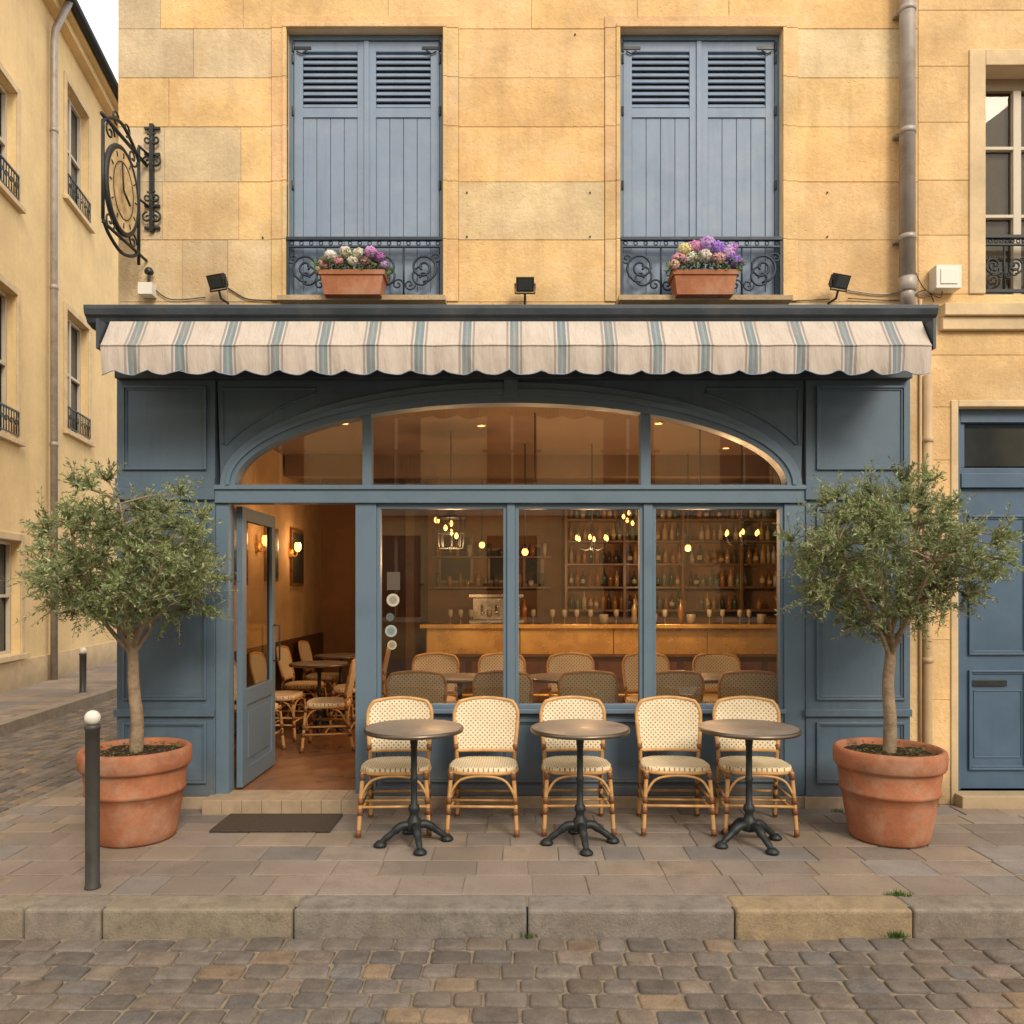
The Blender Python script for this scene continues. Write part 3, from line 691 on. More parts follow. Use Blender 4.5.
for pz_ in (Z(126,5.8),Z(152,5.8),Z(204,5.8),Z(226,5.8)): m.box(cx_-.01,xw+.06,5.822,5.84,pz_-.008,pz_+.008)
for pz_ in (Z(152,5.8),Z(204,5.8)): m.tube([(xw-.03,5.83,pz_),(cx_,5.72,pz_)],.009,6)
m.build('iron_frame_and_dial',['iron','clock'],ck)

# ------------------------------------------------------------------ neighbour building on the right
nb=empty('neighbour_building')
hwin=(X(985,WY),X(1075,WY),Z(294,WY),Z(66,WY)); hdoor=(X(958,WY),X(1075,WY),.0,Z(407,WY))
NX0,NX1=XR+.002,9.0
m=MB(); m.wall(NX0,NX1,-.1,ztop,[hwin,hdoor],WY+.010,.30,0); m.box(NX0,NX1,6.6,12,3.3,ztop,0); m.box(4.5,NX1,6.6,12,-.1,3.29,0); m.box(NX0,NX1,WY+.016,6.6,ztop-.1,ztop,0); m.build('masonry_core',['mortar'],nb)
m=MB()
def ncol(x,z):
    c=random.choice([(.73,.51,.26),(.72,.50,.26),(.74,.52,.27)]); b=random.uniform(.95,1.05); return clampc([v*b for v in c])
zz=[0.0]+[Z(p,WY) for p in (760,700,640,580,520,460,407,355)]+[Z(331,WY)]
rows(zz,NX0,NX1,[(hdoor[0],hdoor[1],-1,hdoor[3])],WY+.003,ncol,m,.9,1.6,proud=.001)
zz=[Z(306,WY),Z(294,WY)]+[Z(p,WY) for p in (235,180,122,66,10,-50,-110,-170,-230)]+[ztop]
rows(zz,NX0,NX1,[(hwin[0],hwin[1],hwin[2],hwin[3])],WY+.003,ncol,m,.9,1.6,proud=.001)
m.build('ashlar_blocks',['stone'],nb,bevel=.003)
m=MB()
m.box(X(940,WY),NX1,WY-.07,WY+.02,Z(318,WY),Z(306,WY)+.001,0); m.box(X(940,WY),NX1,WY-.04,WY+.02,Z(331,WY),Z(318,WY)-.001,0)
m.box(hwin[0]-.12,hwin[0],WY-.012,WY+.01,hwin[2],hwin[3]+.12,0); m.box(hwin[0]+.001,hwin[1],WY-.012,WY+.01,hwin[3]+.001,hwin[3]+.12,0)
m.box(hdoor[0]-.055,hdoor[0]-.001,WY-.01,WY+.01,0,hdoor[3]+.05,0); m.box(hdoor[0],hdoor[1],WY-.01,WY+.01,hdoor[3]+.001,hdoor[3]+.05,0)
m.box(hdoor[0]-.03,hdoor[1],5.74,6.1,-.05,.09,0)
m.build('stone_trim',['trimstone'],nb,bevel=.006)
m=MB(); yy=WY+.15; a,b,c,d=hwin
m.box(a,b,yy+.10,yy+.12,c,d,1); m.box(a+.04,a+.55,yy+.06,yy+.075,c+.05,d-.05,2)
m.add([(a,yy+.03,c),(b,yy+.03,c),(b,yy+.03,d),(a,yy+.03,d)],[(0,1,2,3)],3)
m.box(a+.001,a+.03,yy,yy+.05,c,d,0); m.box(a+.031,b,yy,yy+.05,d-.09,d-.001,4); m.box(a+.031,b,yy-.002,yy+.048,Z(218,yy),Z(218,yy)+.025,0); m.box(a+.031,b,yy-.002,yy+.048,Z(150,yy),Z(150,yy)+.025,0)
m.box((a+b)/2-.03,(a+b)/2+.03,yy-.004,yy+.05,c,d-.091,0)
m.build('upper_window',['winframe','indark','curtain','glass2','brownframe'],nb,bevel=.003)
balcony(hwin[0]+.002,hwin[1]-.002,hwin[2]+.01,Z(235,WY+.03),WY+.04,nb,'window_railing','iron',4,.8)
m=MB(); a,b,c,d=hdoor; yd=WY+.09
m.box(a+.001,b,yd+.06,yd+.09,c+.09,d-.002,0)
m.box(a+.002,a+.06,yd-.02,yd+.059,.091,d-.003,0); m.box(a+.061,b,yd-.02,yd+.059,d-.10,d-.003,0)
zt0,zt1=Z(488,yd),Z(474,yd)
m.box(a+.061,b,yd-.03,yd+.059,zt0,zt1,0)
m.box(a+.061,b,yd+.0,yd+.04,zt1+.001,Z(468,yd),0)
m.add([(a+.10,yd+.02,Z(466,yd)),(b,yd+.02,Z(466,yd)),(b,yd+.02,Z(428,yd)),(a+.10,yd+.02,Z(428,yd))],[(0,1,2,3)],1)
m.box(a+.061,a+.10,yd,yd+.04,Z(468,yd)+.001,d-.101,0)
m.box(a+.062,a+.66,yd+.01,yd+.0595,.095,zt0-.002,0); m.box(a+.665,b,yd+.01,yd+.0595,.095,zt0-.002,0)
for q in (a+.062,a+.665):
    mould2(m,q+.07,q+.52,Z(655,yd),Z(515,yd),yd+.01); mould2(m,q+.07,q+.52,Z(770,yd),Z(670,yd),yd+.01)
    mould(m,q+.11,q+.48,Z(758,yd),Z(690,yd),yd+.01,.01,.006)
m.box(a+.15,a+.42,yd-.006,yd+.0095,Z(686,yd),Z(680,yd),2)
m.build('front_door',['bluedoor','farglass','iron'],nb,bevel=.003)

# ------------------------------------------------------------------ building on the left across the side street
dvec=Vector((-.1815,.9834,0)); ang=math.atan2(dvec.y,dvec.x)
lb=empty('corner_townhouse',(-7.9,12,0),(0,0,ang))
sD=lambda D:(D-12)/.9834
def sP(px):
    t=(512-px)/F; D=5.685/(t-.1846); return sD(D)
def zP(py,s): return H-(py-590)*(12+s*.9834)/F
ZR=11.95
sA,sB=-9.5,sP(48)
wl=[(sP(-22),sP(16),zP(197,.5),zP(85,.5)),(sP(-22),sP(16),zP(437,.5),zP(290,.5)),(sP(-30),sP(20),zP(655,.5),zP(540,.5)),
    (-3.2,-2.2,zP(197,.5),zP(85,.5)),(-3.2,-2.2,zP(437,.5),zP(290,.5))]
s2=(sP(66)+sP(88))/2
wr=[]
for q in (0,5.2,10.4,15.6):
    for (b_,t_) in ((212,100),(436,320)): wr.append((sP(66)+q,sP(88)+q,zP(b_,s2),zP(t_,s2)))
m=MB(); m.wall(sA,sB,-.1,ZR,wl,0,.28,0); m.wall(sB,34,-.1,ZR,wr,0,.28,0)
m.box(sA,34,.29,7,-.1,ZR,0)
m.build('rendered_walls',['stucco'],lb)
m=MB(); gm=MB(); rl=MB()
for i,(a,b,c,d) in enumerate(wl+wr):
    m.box(a-.12,a-.002,-.03,.001,c,d+.12,0); m.box(b+.002,b+.12,-.03,.001,c,d+.12,0); m.box(a-.001,b+.001,-.03,.001,d+.002,d+.12,0)
    m.box(a-.16,b+.16,-.09,.001,c-.09,c-.002,0)
    gm.add([(a,.2,c),(b,.2,c),(b,.2,d),(a,.2,d)],[(0,1,2,3)],1)
    w=.06; mz=(a+b)/2
    for p,q in ((a,a+w),(mz-.04,mz+.04),(b-w,b)): gm.box(p,q,.13,.19,c,d,0)
    for zz_ in (c,(c+d)/2,d-w): 
        gm.box(a+w+.001,mz-.041,.131,.19,zz_,zz_+.05,0); gm.box(mz+.041,b-w-.001,.131,.19,zz_,zz_+.05,0)
    if c>2:
        rl.box(a,b,-.055,-.03,c+.42,c+.45); rl.box(a,b,-.05,-.035,c+.05,c+.07)
        k_=int((b-a)/.09)
        for j in range(k_+1):
            xx=a+(b-a)*j/k_; rl.tube([(xx,-.042,c+.05),(xx,-.042,c+.43)],.009,5)
        for j in range(k_//2): rl.tube(scroll((a+(b-a)*(j+.5)/(k_//2),c+.25),.07,1.2,0,1,-.042),.008,5)
m.build('window_surrounds',['trimstone'],lb,bevel=.008); gm.build('windows',['winframe','farglass'],lb); rl.build('window_railings',['iron'],lb)
m=MB(); m.box(sA,34,-.025,-.001,-.1,.45,0); m.box(sA,34,-.18,.0,ZR+.001,ZR+.14,1); m.box(sA,34,-.30,.1,ZR+.141,ZR+.22,1)
m.tube([(sA,-.38,ZR+.24),(34,-.38,ZR+.24)],.085,10,2)
m.add([(sA,-.42,ZR+.30),(34,-.42,ZR+.30),(34,4,ZR+2.4),(sA,4,ZR+2.4)],[(0,1,2,3)],3)
m.build('plinth_eaves_and_roof',['trimstone','stucco','iron','slate'],lb)
m=MB(); m.tube([(sB,-.36,ZR+.2),(sB,-.12,ZR-.35),(sB,-.10,ZR-.6),(sB,-.10,0)],.06,12)
for zz_ in (1.5,4.2,7,9.8): m.lathe([(.061,-.04),(.072,-.035),(.072,.035),(.061,.04)],(sB,-.10,zz_),12)
m.build('downpipe',['pipe'],lb)
m=MB()
fk=[(-5.75,1.5),(-6.05,9.2),(-6.45,13),(-7.6,22)]
for (p,q) in zip(fk,fk[1:]):
    P=Vector(p);Q=Vector(q); d=(Q-P).normalized(); nrm=Vector((-d.y,d.x)); a=P;b=Q;c=Q+nrm*.2;e=P+nrm*.2
    m.add([(v.x,v.y,zz) for zz in (-.2,.0) for v in (a,b,c,e)],[(0,3,2,1),(4,5,6,7),(0,1,5,4),(1,2,6,5),(2,3,7,6),(3,0,4,7)],0,False,(.28,.24,.2))
    f_=Vector((-12,P.y,)); h_=Vector((-12,Q.y))
    m.add([(e.x,e.y,-.008),(c.x,c.y,-.008),(h_.x,h_.y,-.008),(f_.x,f_.y,-.008)],[(0,1,2,3)],1,False,(.24,.2,.18))
yy=5.0
while yy<19:
    xe=np.interp(yy,[f[1] for f in fk],[f[0] for f in fk])-.21; x=xe-3.6; hh=random.uniform(.35,.5)
    while x<xe-.02:
        w_=min(random.uniform(.4,.7),xe-x); m.stone([(x+.006,yy+.006),(x+w_-.006,yy+.006),(x+w_-.006,yy+hh-.006),(x+.006,yy+hh-.006)],0,.006,.004,.03,1,slabcol()); x+=w_
    yy+=hh
m.build('pavement',['kerb','slab'])
def bollard(x,y,h,r,name='bollard'):
    e=empty(name,(x,y,0)); m=MB()
    m.lathe([(r*1.12,0),(r*1.12,.012),(r,.02),(r,h-.10),(r*1.12,h-.095),(r*1.12,h-.075),(r*.8,h-.07)],(0,0,0),20,0)
    rr=r*1.12; m.lathe([(rr*math.sin(t),h-.045-rr*math.cos(t)+.01) for t in np.linspace(.35,math.pi,12)],(0,0,0),20,1)
    m.build('post',['bollardgrey','white'],e)
bollard(X(92.5,4.21),4.21,.95,.036); bollard(X(83,12.3),12.3,.68,.05)

# ------------------------------------------------------------------ opposite side of the street
ob=empty('opposite_building'); m=MB(); hs=[]
for i in range(9):
    for z_ in (.9,4.3): hs.append((-12.65+i*3.0,-11.35+i*3.0,z_,z_+2.1))
m.wall(-15,15,-.2,7.6,hs,0,.25,0); m.box(-15,15,.3,4,-.2,7.6,0)
for a,b,c,d in hs:
    m.add([(a,.2,c),(b,.2,c),(b,.2,d),(a,.2,d)],[(0,1,2,3)],1); m.box((a+b)/2-.04,(a+b)/2+.04,.14,.19,c,d,2)
    m.box(a-.15,b+.15,-.30,-.001,c-.12,c,2)
    for j in range(12): m.box(a+j*(b-a)/12+.02,a+j*(b-a)/12+.045,-.27,-.25,c,c+.8,3)
    m.box(a-.1,b+.1,-.28,-.24,c+.801,c+.86,3)
m.box(-15,15,-.2,-.001,3.5,3.7,2); m.box(-15,15,-.35,-.001,7.4,7.7,2)
m.build('facade',['stucco','farglass','winframe','iron'],ob); ob.location=(0,-8.5,0); ob.rotation_euler=(0,0,math.pi)

# ------------------------------------------------------------------ cafe interior
it=empty('cafe_interior'); m=MB()
RX0,RX1,RY0,RY1,RZ0,RZ1=-2.72,4.2,5.92,11.2,.09,3.2
m.box(RX0,RX1,5.905,RY1,.03,RZ0,3); m.box(RX0,RX1,RY0,RY1,RZ1,RZ1+.08,2)
m.box(RX0-.06,RX0,RY0,RY1,RZ0-.05,RZ1+.08,0); m.box(RX1,RX1+.06,RY0,RY1,0,RZ1+.08,1); m.box(RX0,RX1,RY1,RY1+.06,0,RZ1+.08,4)
m.box(2.93,RX1,6.14,6.2,0,RZ1,1); m.box(RX0,PL,6.125,6.15,0,RZ1,1)
m.box(RX0+.001,RX0+.03,RY0+.2,RY1-.01,RZ0,1.0,1)
m.box(RX0+.03,RX1,9.3,9.5,RZ1-.25,RZ1-.001,2)
m.box(-1.3,-1.2,9.6,RY1,RZ0,RZ1-.001,1)
m.build('room_shell',['inwall','indark','inceil','infloor','inback'],it)
m=MB()
for y_,z_,w_,h_ in ((7.5,1.65,.5,.75),(8.6,1.7,.45,.6),(9.6,1.65,.55,.7)):
    m.box(RX0+.002,RX0+.03,y_,y_+w_,z_,z_+h_,0); m.box(RX0+.0305,RX0+.034,y_+.04,y_+w_-.04,z_+.04,z_+h_-.04,1)
for x_,z_,w_,h_ in ((-1.05,1.7,.5,.7),(-.35,1.7,.35,.5),(.15,1.65,.3,.6)):
    m.box(x_,x_+w_,11.16,11.195,z_,z_+h_,0); m.box(x_+.04,x_+w_-.04,11.155,11.159,z_+.04,z_+h_-.04,1)
m.build('pictures_and_blackboards',['barwood','slatebd'],it,bevel=.004)
m=MB(); bx0,bx1=X(425,9.8),3.5
m.box(bx0,bx1,9.85,10.25,RZ0,1.13,1); m.box(bx0-.05,bx1,9.72,10.3,1.131,1.17,1)
m.box(bx0-.055,bx1,9.712,9.7195,1.125,1.175,0)
for i in range(4):
    a_=bx0+.02+i*1.17; m.box(a_,a_+1.16,9.80,9.849,.80,1.125,0)
m.box(bx0+.02,bx1,9.79,9.849,.765,.797,1); m.box(bx0+.02,bx1,9.825,9.8495,RZ0,.764,2)
m.tube([(bx0,9.70,.30),(bx1,9.70,.30)],.02,8,0)
for i in range(9): m.box(bx0+.05+i*.53,bx0+.50+i*.53,9.815,9.8245,.2,.7,1)
m.build('bar_counter',['brass','barwood','indark'],it,bevel=.006)
m=MB(); sx0,sx1=.75,4.0
bt=MB()
for z_ in (1.30,1.62,1.94,2.26,2.56):
    m.box(sx0,sx1,10.9,11.19,z_,z_+.03,0)
    x_=sx0+.08
    while x_<sx1-.08:
        r=random.uniform(.026,.038); h=random.uniform(.17,.27); c=random.choice([(.03,.06,.02),(.25,.10,.02),(.40,.25,.10),(.05,.03,.02),(.4,.34,.24),(.35,.16,.04),(.12,.14,.08)])
        bt.lathe([(r,0),(r,h*.58),(r*.8,h*.66),(r*.33,h*.75),(r*.33,h*.97),(r*.2,h)],(x_,11.0+random.uniform(-.03,.03),z_+.03),8,0,c)
        bt.lathe([(r*1.03,h*.2),(r*1.03,h*.45)],(x_,11.0,z_+.03),8,0,(.45,.38,.25)) if random.random()<.5 else None
        x_+=random.uniform(.075,.11) if random.random()<.9 else .25
for x_ in np.linspace(sx0,sx1,5): m.box(x_-.02,x_+.02,10.88,11.19,1.2,2.85,0)
m.box(sx0-.05,sx1+.05,10.86,11.19,2.85,2.93,0)
m.box(sx0,sx1,10.75,11.19,RZ0,1.0,0)
# glass shelf with cups on the left part of the back wall
for z_ in (1.62,2.05):
    m.box(-1.15,.55,11.0,11.19,z_,z_+.025,0); x_=-1.05
    while x_<.5:
        h=random.uniform(.08,.2); r=random.uniform(.025,.045); bt.lathe([(r*.7,0),(r,h*.5),(r,h)],(x_,11.08,z_+.025),8,0,random.choice([(.45,.40,.30),(.3,.14,.05),(.1,.1,.06)])); x_+=random.uniform(.09,.2)
x_=bx0+.3
while x_<3.3:
    t=random.random(); z_=1.172
    if t<.5: bt.lathe([(.02,0),(.003,.01),(.003,.08),(.03,.10),(.034,.15),(.028,.18)],(x_,10.0,z_),8,0,(.4,.36,.28))
    elif t<.8: bt.lathe([(.035,0),(.035,.2),(.012,.25),(.012,.31)],(x_,10.05,z_),8,0,random.choice([(.1,.15,.05),(.3,.12,.03),(.4,.3,.15)]))
    else: bt.lathe([(.05,0),(.06,.08),(.06,.12)],(x_,10.05,z_),10,0,(.35,.3,.22))
    x_+=random.uniform(.1,.25)
m.build('back_bar_shelves',['barwood'],it,bevel=.004); bt.build('bottles_and_glasses',['bottle'],it)
m=MB(); m.box(-.55,.15,10.0,10.28,1.171,1.22,0); m.box(-.5,.1,10.02,10.26,1.221,1.50,0); m.box(-.55,.15,9.98,10.28,1.501,1.55,0)
for i in range(3): m.tube([(-.38+i*.18,9.98,1.40),(-.38+i*.18,9.92,1.36),(-.38+i*.18,9.90,1.30)],.018,8)
m.build('coffee_machine',['chrome'],it,bevel=.015)
def pendant(px,py,D,kind,energy):
    x,z=X(px,D),Z(py,D); e=empty('pendant_lamp',(x,D,z)); m=MB()
    m.tube([(0,0,.16 if kind else .07),(0,0,RZ1-z)],.006,6,0)
    if kind==1:
        m.lathe([(.02,.21),(.08,.16),(.15,.15),(.15,.135)],(0,0,0),16,0)
        for k in range(8):
            a=k*math.pi/4; m.tube([(.145*math.cos(a),.145*math.sin(a),.14),(.12*math.cos(a),.12*math.sin(a),-.16)],.006,5,0)
        for q,zz_ in ((.12,-.16),(.133,-.01)): m.tube([(q*math.cos(t),q*math.sin(t),zz_) for t in np.linspace(0,2*math.pi,17)[:-1]],.006,5,0,closed=True)
        for k in range(4): m.lathe([(0,-.03),(.015,-.018),(.021,0),(.012,.025),(0,.035)],(.055*math.cos(k*1.6),.055*math.sin(k*1.6),-.04+.04*k),10,1)
    elif kind==2:   # small chandelier
        m.tube([(0,0,.17),(0,0,-.10)],.010,6,0)
        for k in range(6):
            a=k*math.pi/3+.3; c,s=math.cos(a),math.sin(a)
            m.tube(spline([(0,0,-.07),(.08*c,.08*s,-.11),(.16*c,.16*s,-.07),(.18*c,.18*s,-.01)],4),.006,5,0)
            m.lathe([(.0,0),(.013,.008),(.018,.03),(.010,.055),(0,.065)],(.18*c,.18*s,-.01),8,1)
    else:
        m.lathe([(.012,.08),(.025,.06),(.03,.045)],(0,0,0),12,0); m.lathe([(0,-.04),(.022,-.034),(.036,-.01),(.034,.015),(.02,.035)],(0,0,0),14,1)
    m.build('lamp',['iron','bulb'],e)
    if energy:
        l=bpy.data.lights.new('pendant_light','POINT'); l.energy=energy; l.color=(1,.58,.27); l.shadow_soft_size=.08
        o=bpy.data.objects.new('pendant_light',l); sc.collection.objects.link(o); o.parent=e; o.location=(0,0,-.26)
pendant(451,532,7.9,1,42); pendant(525,552,8.6,0,0); pendant(592,540,8.6,2,38); pendant(437,520,9.4,0,0)
pendant(688,548,9.2,0,42); pendant(742,535,8.4,2,0); pendant(628,520,9.5,1,0); pendant(482,545,9.6,0,0)
pendant(535,498,7.1,0,26); pendant(700,498,7.1,0,26)  # invented pendants hidden behind the transom, added to brighten chairs by the window
def sconce(y_,z_,energy):
    e=empty('wall_sconce',(RX0,y_,z_)); m=MB()
    m.lathe([(0,-.05),(.04,-.04),(.04,.04),(0,.05)],(.01,0,0),12,0); m.tube(spline([(.01,0,0),(.07,0,-.04),(.10,0,.02)],5),.008,6,0)
    m.lathe([(.02,.02),(.038,.05),(.04,.10),(.03,.13)],(.10,0,0),14,1); m.build('lamp',['brass','bulb'],e)
    if energy:
        l=bpy.data.lights.new('sconce_light','POINT'); l.energy=energy; l.color=(1,.56,.25); l.shadow_soft_size=.06
        o=bpy.data.objects.new('sconce_light',l); sc.collection.objects.link(o); o.parent=e; o.location=(.22,0,.1)
sconce(8.35,2.05,7); sconce(9.6,2.05,8)
m=MB()
for x_,y_ in ((-1.6,7.5),(-.3,7.6),(1.4,7.5),(2.4,8.8)): m.lathe([(.05,-.012),(.05,-.001)],(x_,y_,RZ1),14,0); m.lathe([(.0,-.014),(.036,-.0135)],(x_,y_,RZ1),14,1)
m.build('ceiling_spots',['brass','spot'],it)

dl=MB(); xd=X(228,YF)+.012; ya,yb=5.92,6.74; z0,z1=.11,ztr0-.01; t=.045
def dbox(a,b,c,d,mat=0,o0=0,o1=0): dl.box(xd+o0,xd+t-o1,a,b,c,d,mat)
dbox(ya,ya+.09,z0,z1); dbox(yb-.09,yb,z0,z1); dbox(ya+.09,yb-.09,z1-.10,z1-.0005); dbox(ya+.09,yb-.09,z0+.0005,z0+.13); dbox(ya+.09,yb-.09,.72,.84)
dbox(ya+.09,yb-.09,z0+.13,.72,0,.012,.012)
dl.box(xd+t-.012,xd+t-.004,ya+.15,yb-.15,z0+.19,.66,0)
dl.add([(xd+t/2,ya+.09,.84),(xd+t/2,yb-.09,.84),(xd+t/2,yb-.09,z1-.10),(xd+t/2,ya+.09,z1-.10)],[(0,1,2,3)],1)
dl.tube([(xd+t,yb-.045,1.0),(xd+t+.05,yb-.045,1.0),(xd+t+.05,yb-.045,1.3),(xd+t,yb-.045,1.3)],.008,8,2)
dl.build('open_door',['frame','glass2','iron'],cafe,bevel=.003)

# ------------------------------------------------------------------ bistro chair
def se_outline(hw,hd,n=36,p=3.2,yoff=0):
    out=[]
    for t in np.linspace(0,2*math.pi,n+1)[:-1]:
        c,s=math.cos(t),math.sin(t); out.append((hw*abs(c)**(2/p)*(1 if c>0 else -1),hd*abs(s)**(2/p)*(1 if s>0 else -1)+yoff))
    return out
seat=MB(); ol=se_outline(.232,.20)
vs=[];fs=[];rings=[(.0,.448),(.35,.449),(.7,.453),(.93,.458),(1.0,.452),(1.0,.420),(.94,.413)]
vs.append((0,0,.447)); n=len(ol)
for r,z in rings[1:]:
    for (x,y) in ol: vs.append((x*r*(1-.07*(y/.2)*1),y*r,z))
for k_ in range(n): fs.append((0,1+k_,1+(k_+1)%n))
for j in range(len(rings)-2):
    for k_ in range(n): fs.append((1+j*n+k_,1+(j+1)*n+k_,1+(j+1)*n+(k_+1)%n,1+j*n+(k_+1)%n))
fs.append(tuple(1+(len(rings)-2)*n+k_ for k_ in range(n)))
seat.add(vs,fs,0,True)
back=MB()
def bpos(u,v,off=0):
    z=.50+v*.345
    wv=.212+.028*v
    cut=1.0 if v<.66 else (1-((v-.66)/.34)**2.4*.20)
    x=u*wv*cut; y=.205+.075*v-.035*(u*u)+off
    return (x,y,z+.022*(1-u*u)*v)
NU,NV=16,12; vs=[];fs=[]
for off in (-.006,.006):
    for j in range(NV+1):
        for i in range(NU+1): vs.append(bpos(-1+2*i/NU,j/NV,off))
K=(NU+1)*(NV+1)
for o_ in (0,K):
    for j in range(NV):
        for i in range(NU):
            a=o_+j*(NU+1)+i; fs.append((a,a+1,a+NU+2,a+NU+1))
back.add(vs,fs,0,True)
fr=MB()
loop=[bpos(-1,j/NV) for j in range(NV+1)]+[bpos(-1+2*i/NU,1) for i in range(1,NU)]+[bpos(1,1-j/NV) for j in range(NV+1)]+[bpos(1-2*i/NU,0) for i in range(1,NU)]
fr.tube(loop,.013,8,0,closed=True)
for s in (-1,1):
    fr.tube(spline([(s*.212,.255,0),(s*.205,.205,.25),(s*.207,.185,.44),(s*.212,.175,.52),bpos(s,.35),bpos(s,.6)],5),.0145,8,0)
    fr.tube(spline([(s*.235,-.215,0),(s*.222,-.195,.25),(s*.210,-.18,.43)],5),.0145,8,0)
    for z_,y_a,y_b in ((.17,-.203,.222),(.24,-.197,.208)): fr.tube([(s*.225,y_a,z_),(s*.207,y_b,z_)],.0095,7,0)
    fr.tube(spline([(s*.22,-.19,.28),(s*.215,-.13,.38),(s*.21,0,.415),(s*.207,.12,.38),(s*.205,.19,.28)],5),.009,7,0)
    for (x_,y_,z_) in ((s*.226,-.202,.17),(s*.2225,-.197,.24),(s*.212,-.183,.40),(s*.207,.222,.17),(s*.205,.208,.24),(s*.206,.186,.41),(s*.2345,-.215,.03),(s*.2115,.254,.03)):
        fr.tube([(x_,y_,z_-.022),(x_,y_,z_+.022)],.0185,8,1)
    q=bpos(s,.08); fr.tube([(q[0],q[1],q[2]-.025),(q[0],q[1],q[2]+.02)],.018,8,1)
fr.tube([(-.223,-.2,.20),(.223,-.2,.20)],.0095,7,0); fr.tube([(-.206,.215,.20),(.206,.215,.20)],.0095,7,0)
fr.tube(spline([(-.22,-.195,.27),(-.15,-.195,.375),(0,-.2,.405),(.15,-.195,.375),(.22,-.195,.27)],6),.009,7,0)
fr.tube(spline([(-.205,.2,.27),(-.14,.2,.375),(0,.2,.405),(.14,.2,.375),(.205,.2,.27)],6),.009,7,0)
fr.tube([(-.22,.0,.19),(.22,.0,.19)],.008,6,0)
o=[(x*.985*(1-.07*(y/.2)),y*.985,.420) for x,y in ol]; fr.tube(o,.013,8,0,closed=True)
def tomesh(mb,name,mats):
    ob_=mb.build(name,mats); me=ob_.data; bpy.data.objects.remove(ob_); return me
me_s=tomesh(seat,'seat',['weave_seat']); me_b=tomesh(back,'backrest',['weave_back']); me_f=tomesh(fr,'frame',['rattan','binding'])
def chair(x,y,z=0,rot=0,sc_=1.0):
    e=empty('bistro_chair',(x,y,z),(0,0,rot),sc_); mkobj('seat',me_s,e); mkobj('backrest',me_b,e); mkobj('frame',me_f,e)
for px,r in ((397,.05),(484,-.03),(576,.02),(674,-.04),(754,-.07)): chair(X(px,5.28),5.28+random.uniform(-.02,.02),.003,r,.965)
tp=MB(); tp.lathe([(.0,.734),(.30,.734),(.308,.731)],(0,0,0),48,0); tp.lathe([(.300,.706),(.311,.708),(.313,.720),(.3085,.7335)],(0,0,0),48,1); tp.lathe([(0,.706),(.3,.706)],(0,0,0),48,1,smooth=False)
tb=MB()
tb.lathe([(.0,.705),(.10,.705),(.10,.695),(.035,.685),(.026,.66),(.020,.60),(.020,.42),(.027,.405),(.020,.39),(.021,.25),(.034,.235),(.036,.21),(.026,.195),(.028,.17),(.042,.15),(.052,.11),(.040,.08),(0,.07)][::-1],(0,0,0),18,0)
for a in (0.2,1.77,3.34,4.91):
    c,s=math.cos(a),math.sin(a)
    P_=[(.03,.115),(.08,.115),(.13,.08),(.18,.045),(.205,.022)]
    tb.tube(spline([(r*c,r*s,z) for r,z in P_],4),[.027]*8+[.021]*5+[.018]*4,8,0)
    tb.lathe([(0,0),(.040,.002),(.042,.014),(.022,.034),(0,.038)],(.212*c,.212*s,0),12,0)
me_t=tomesh(tp,'top',['tabletop','zinc']); me_p=tomesh(tb,'pedestal',['iron'])
def table(x,y,z=0,rot=0):
    e=empty('bistro_table',(x,y,z),(0,0,rot)); mkobj('top',me_t,e); mkobj('pedestal',me_p,e)
for px,r in ((414,.1),(580,-.1),(749,.2)): table(X(px,4.95),4.95,.003,r)
for px in (419,505,586,667,742): chair(X(px,6.45),6.45,RZ0,math.pi+random.uniform(-.08,.08))
for px in (432,503,573,650,722): chair(X(px,7.65),7.65,RZ0,random.uniform(-.08,.08))
for px in (460,560,700): table(X(px,7.05),7.05,RZ0)
for y_ in (7.15,8.0,8.9,9.8): chair(-2.36,y_,RZ0,math.pi/2)
for y_ in (7.5,8.6,9.6): chair(-1.75,y_,RZ0,-math.pi/2+.1)
for y_ in (8.35,9.4): table(-2.05,y_,RZ0)

m=MB(); m.box(X(222,5.4),X(338,5.4),5.17,5.56,.004,.018,0)
m.build('doormat',['mat'],None,bevel=.004)

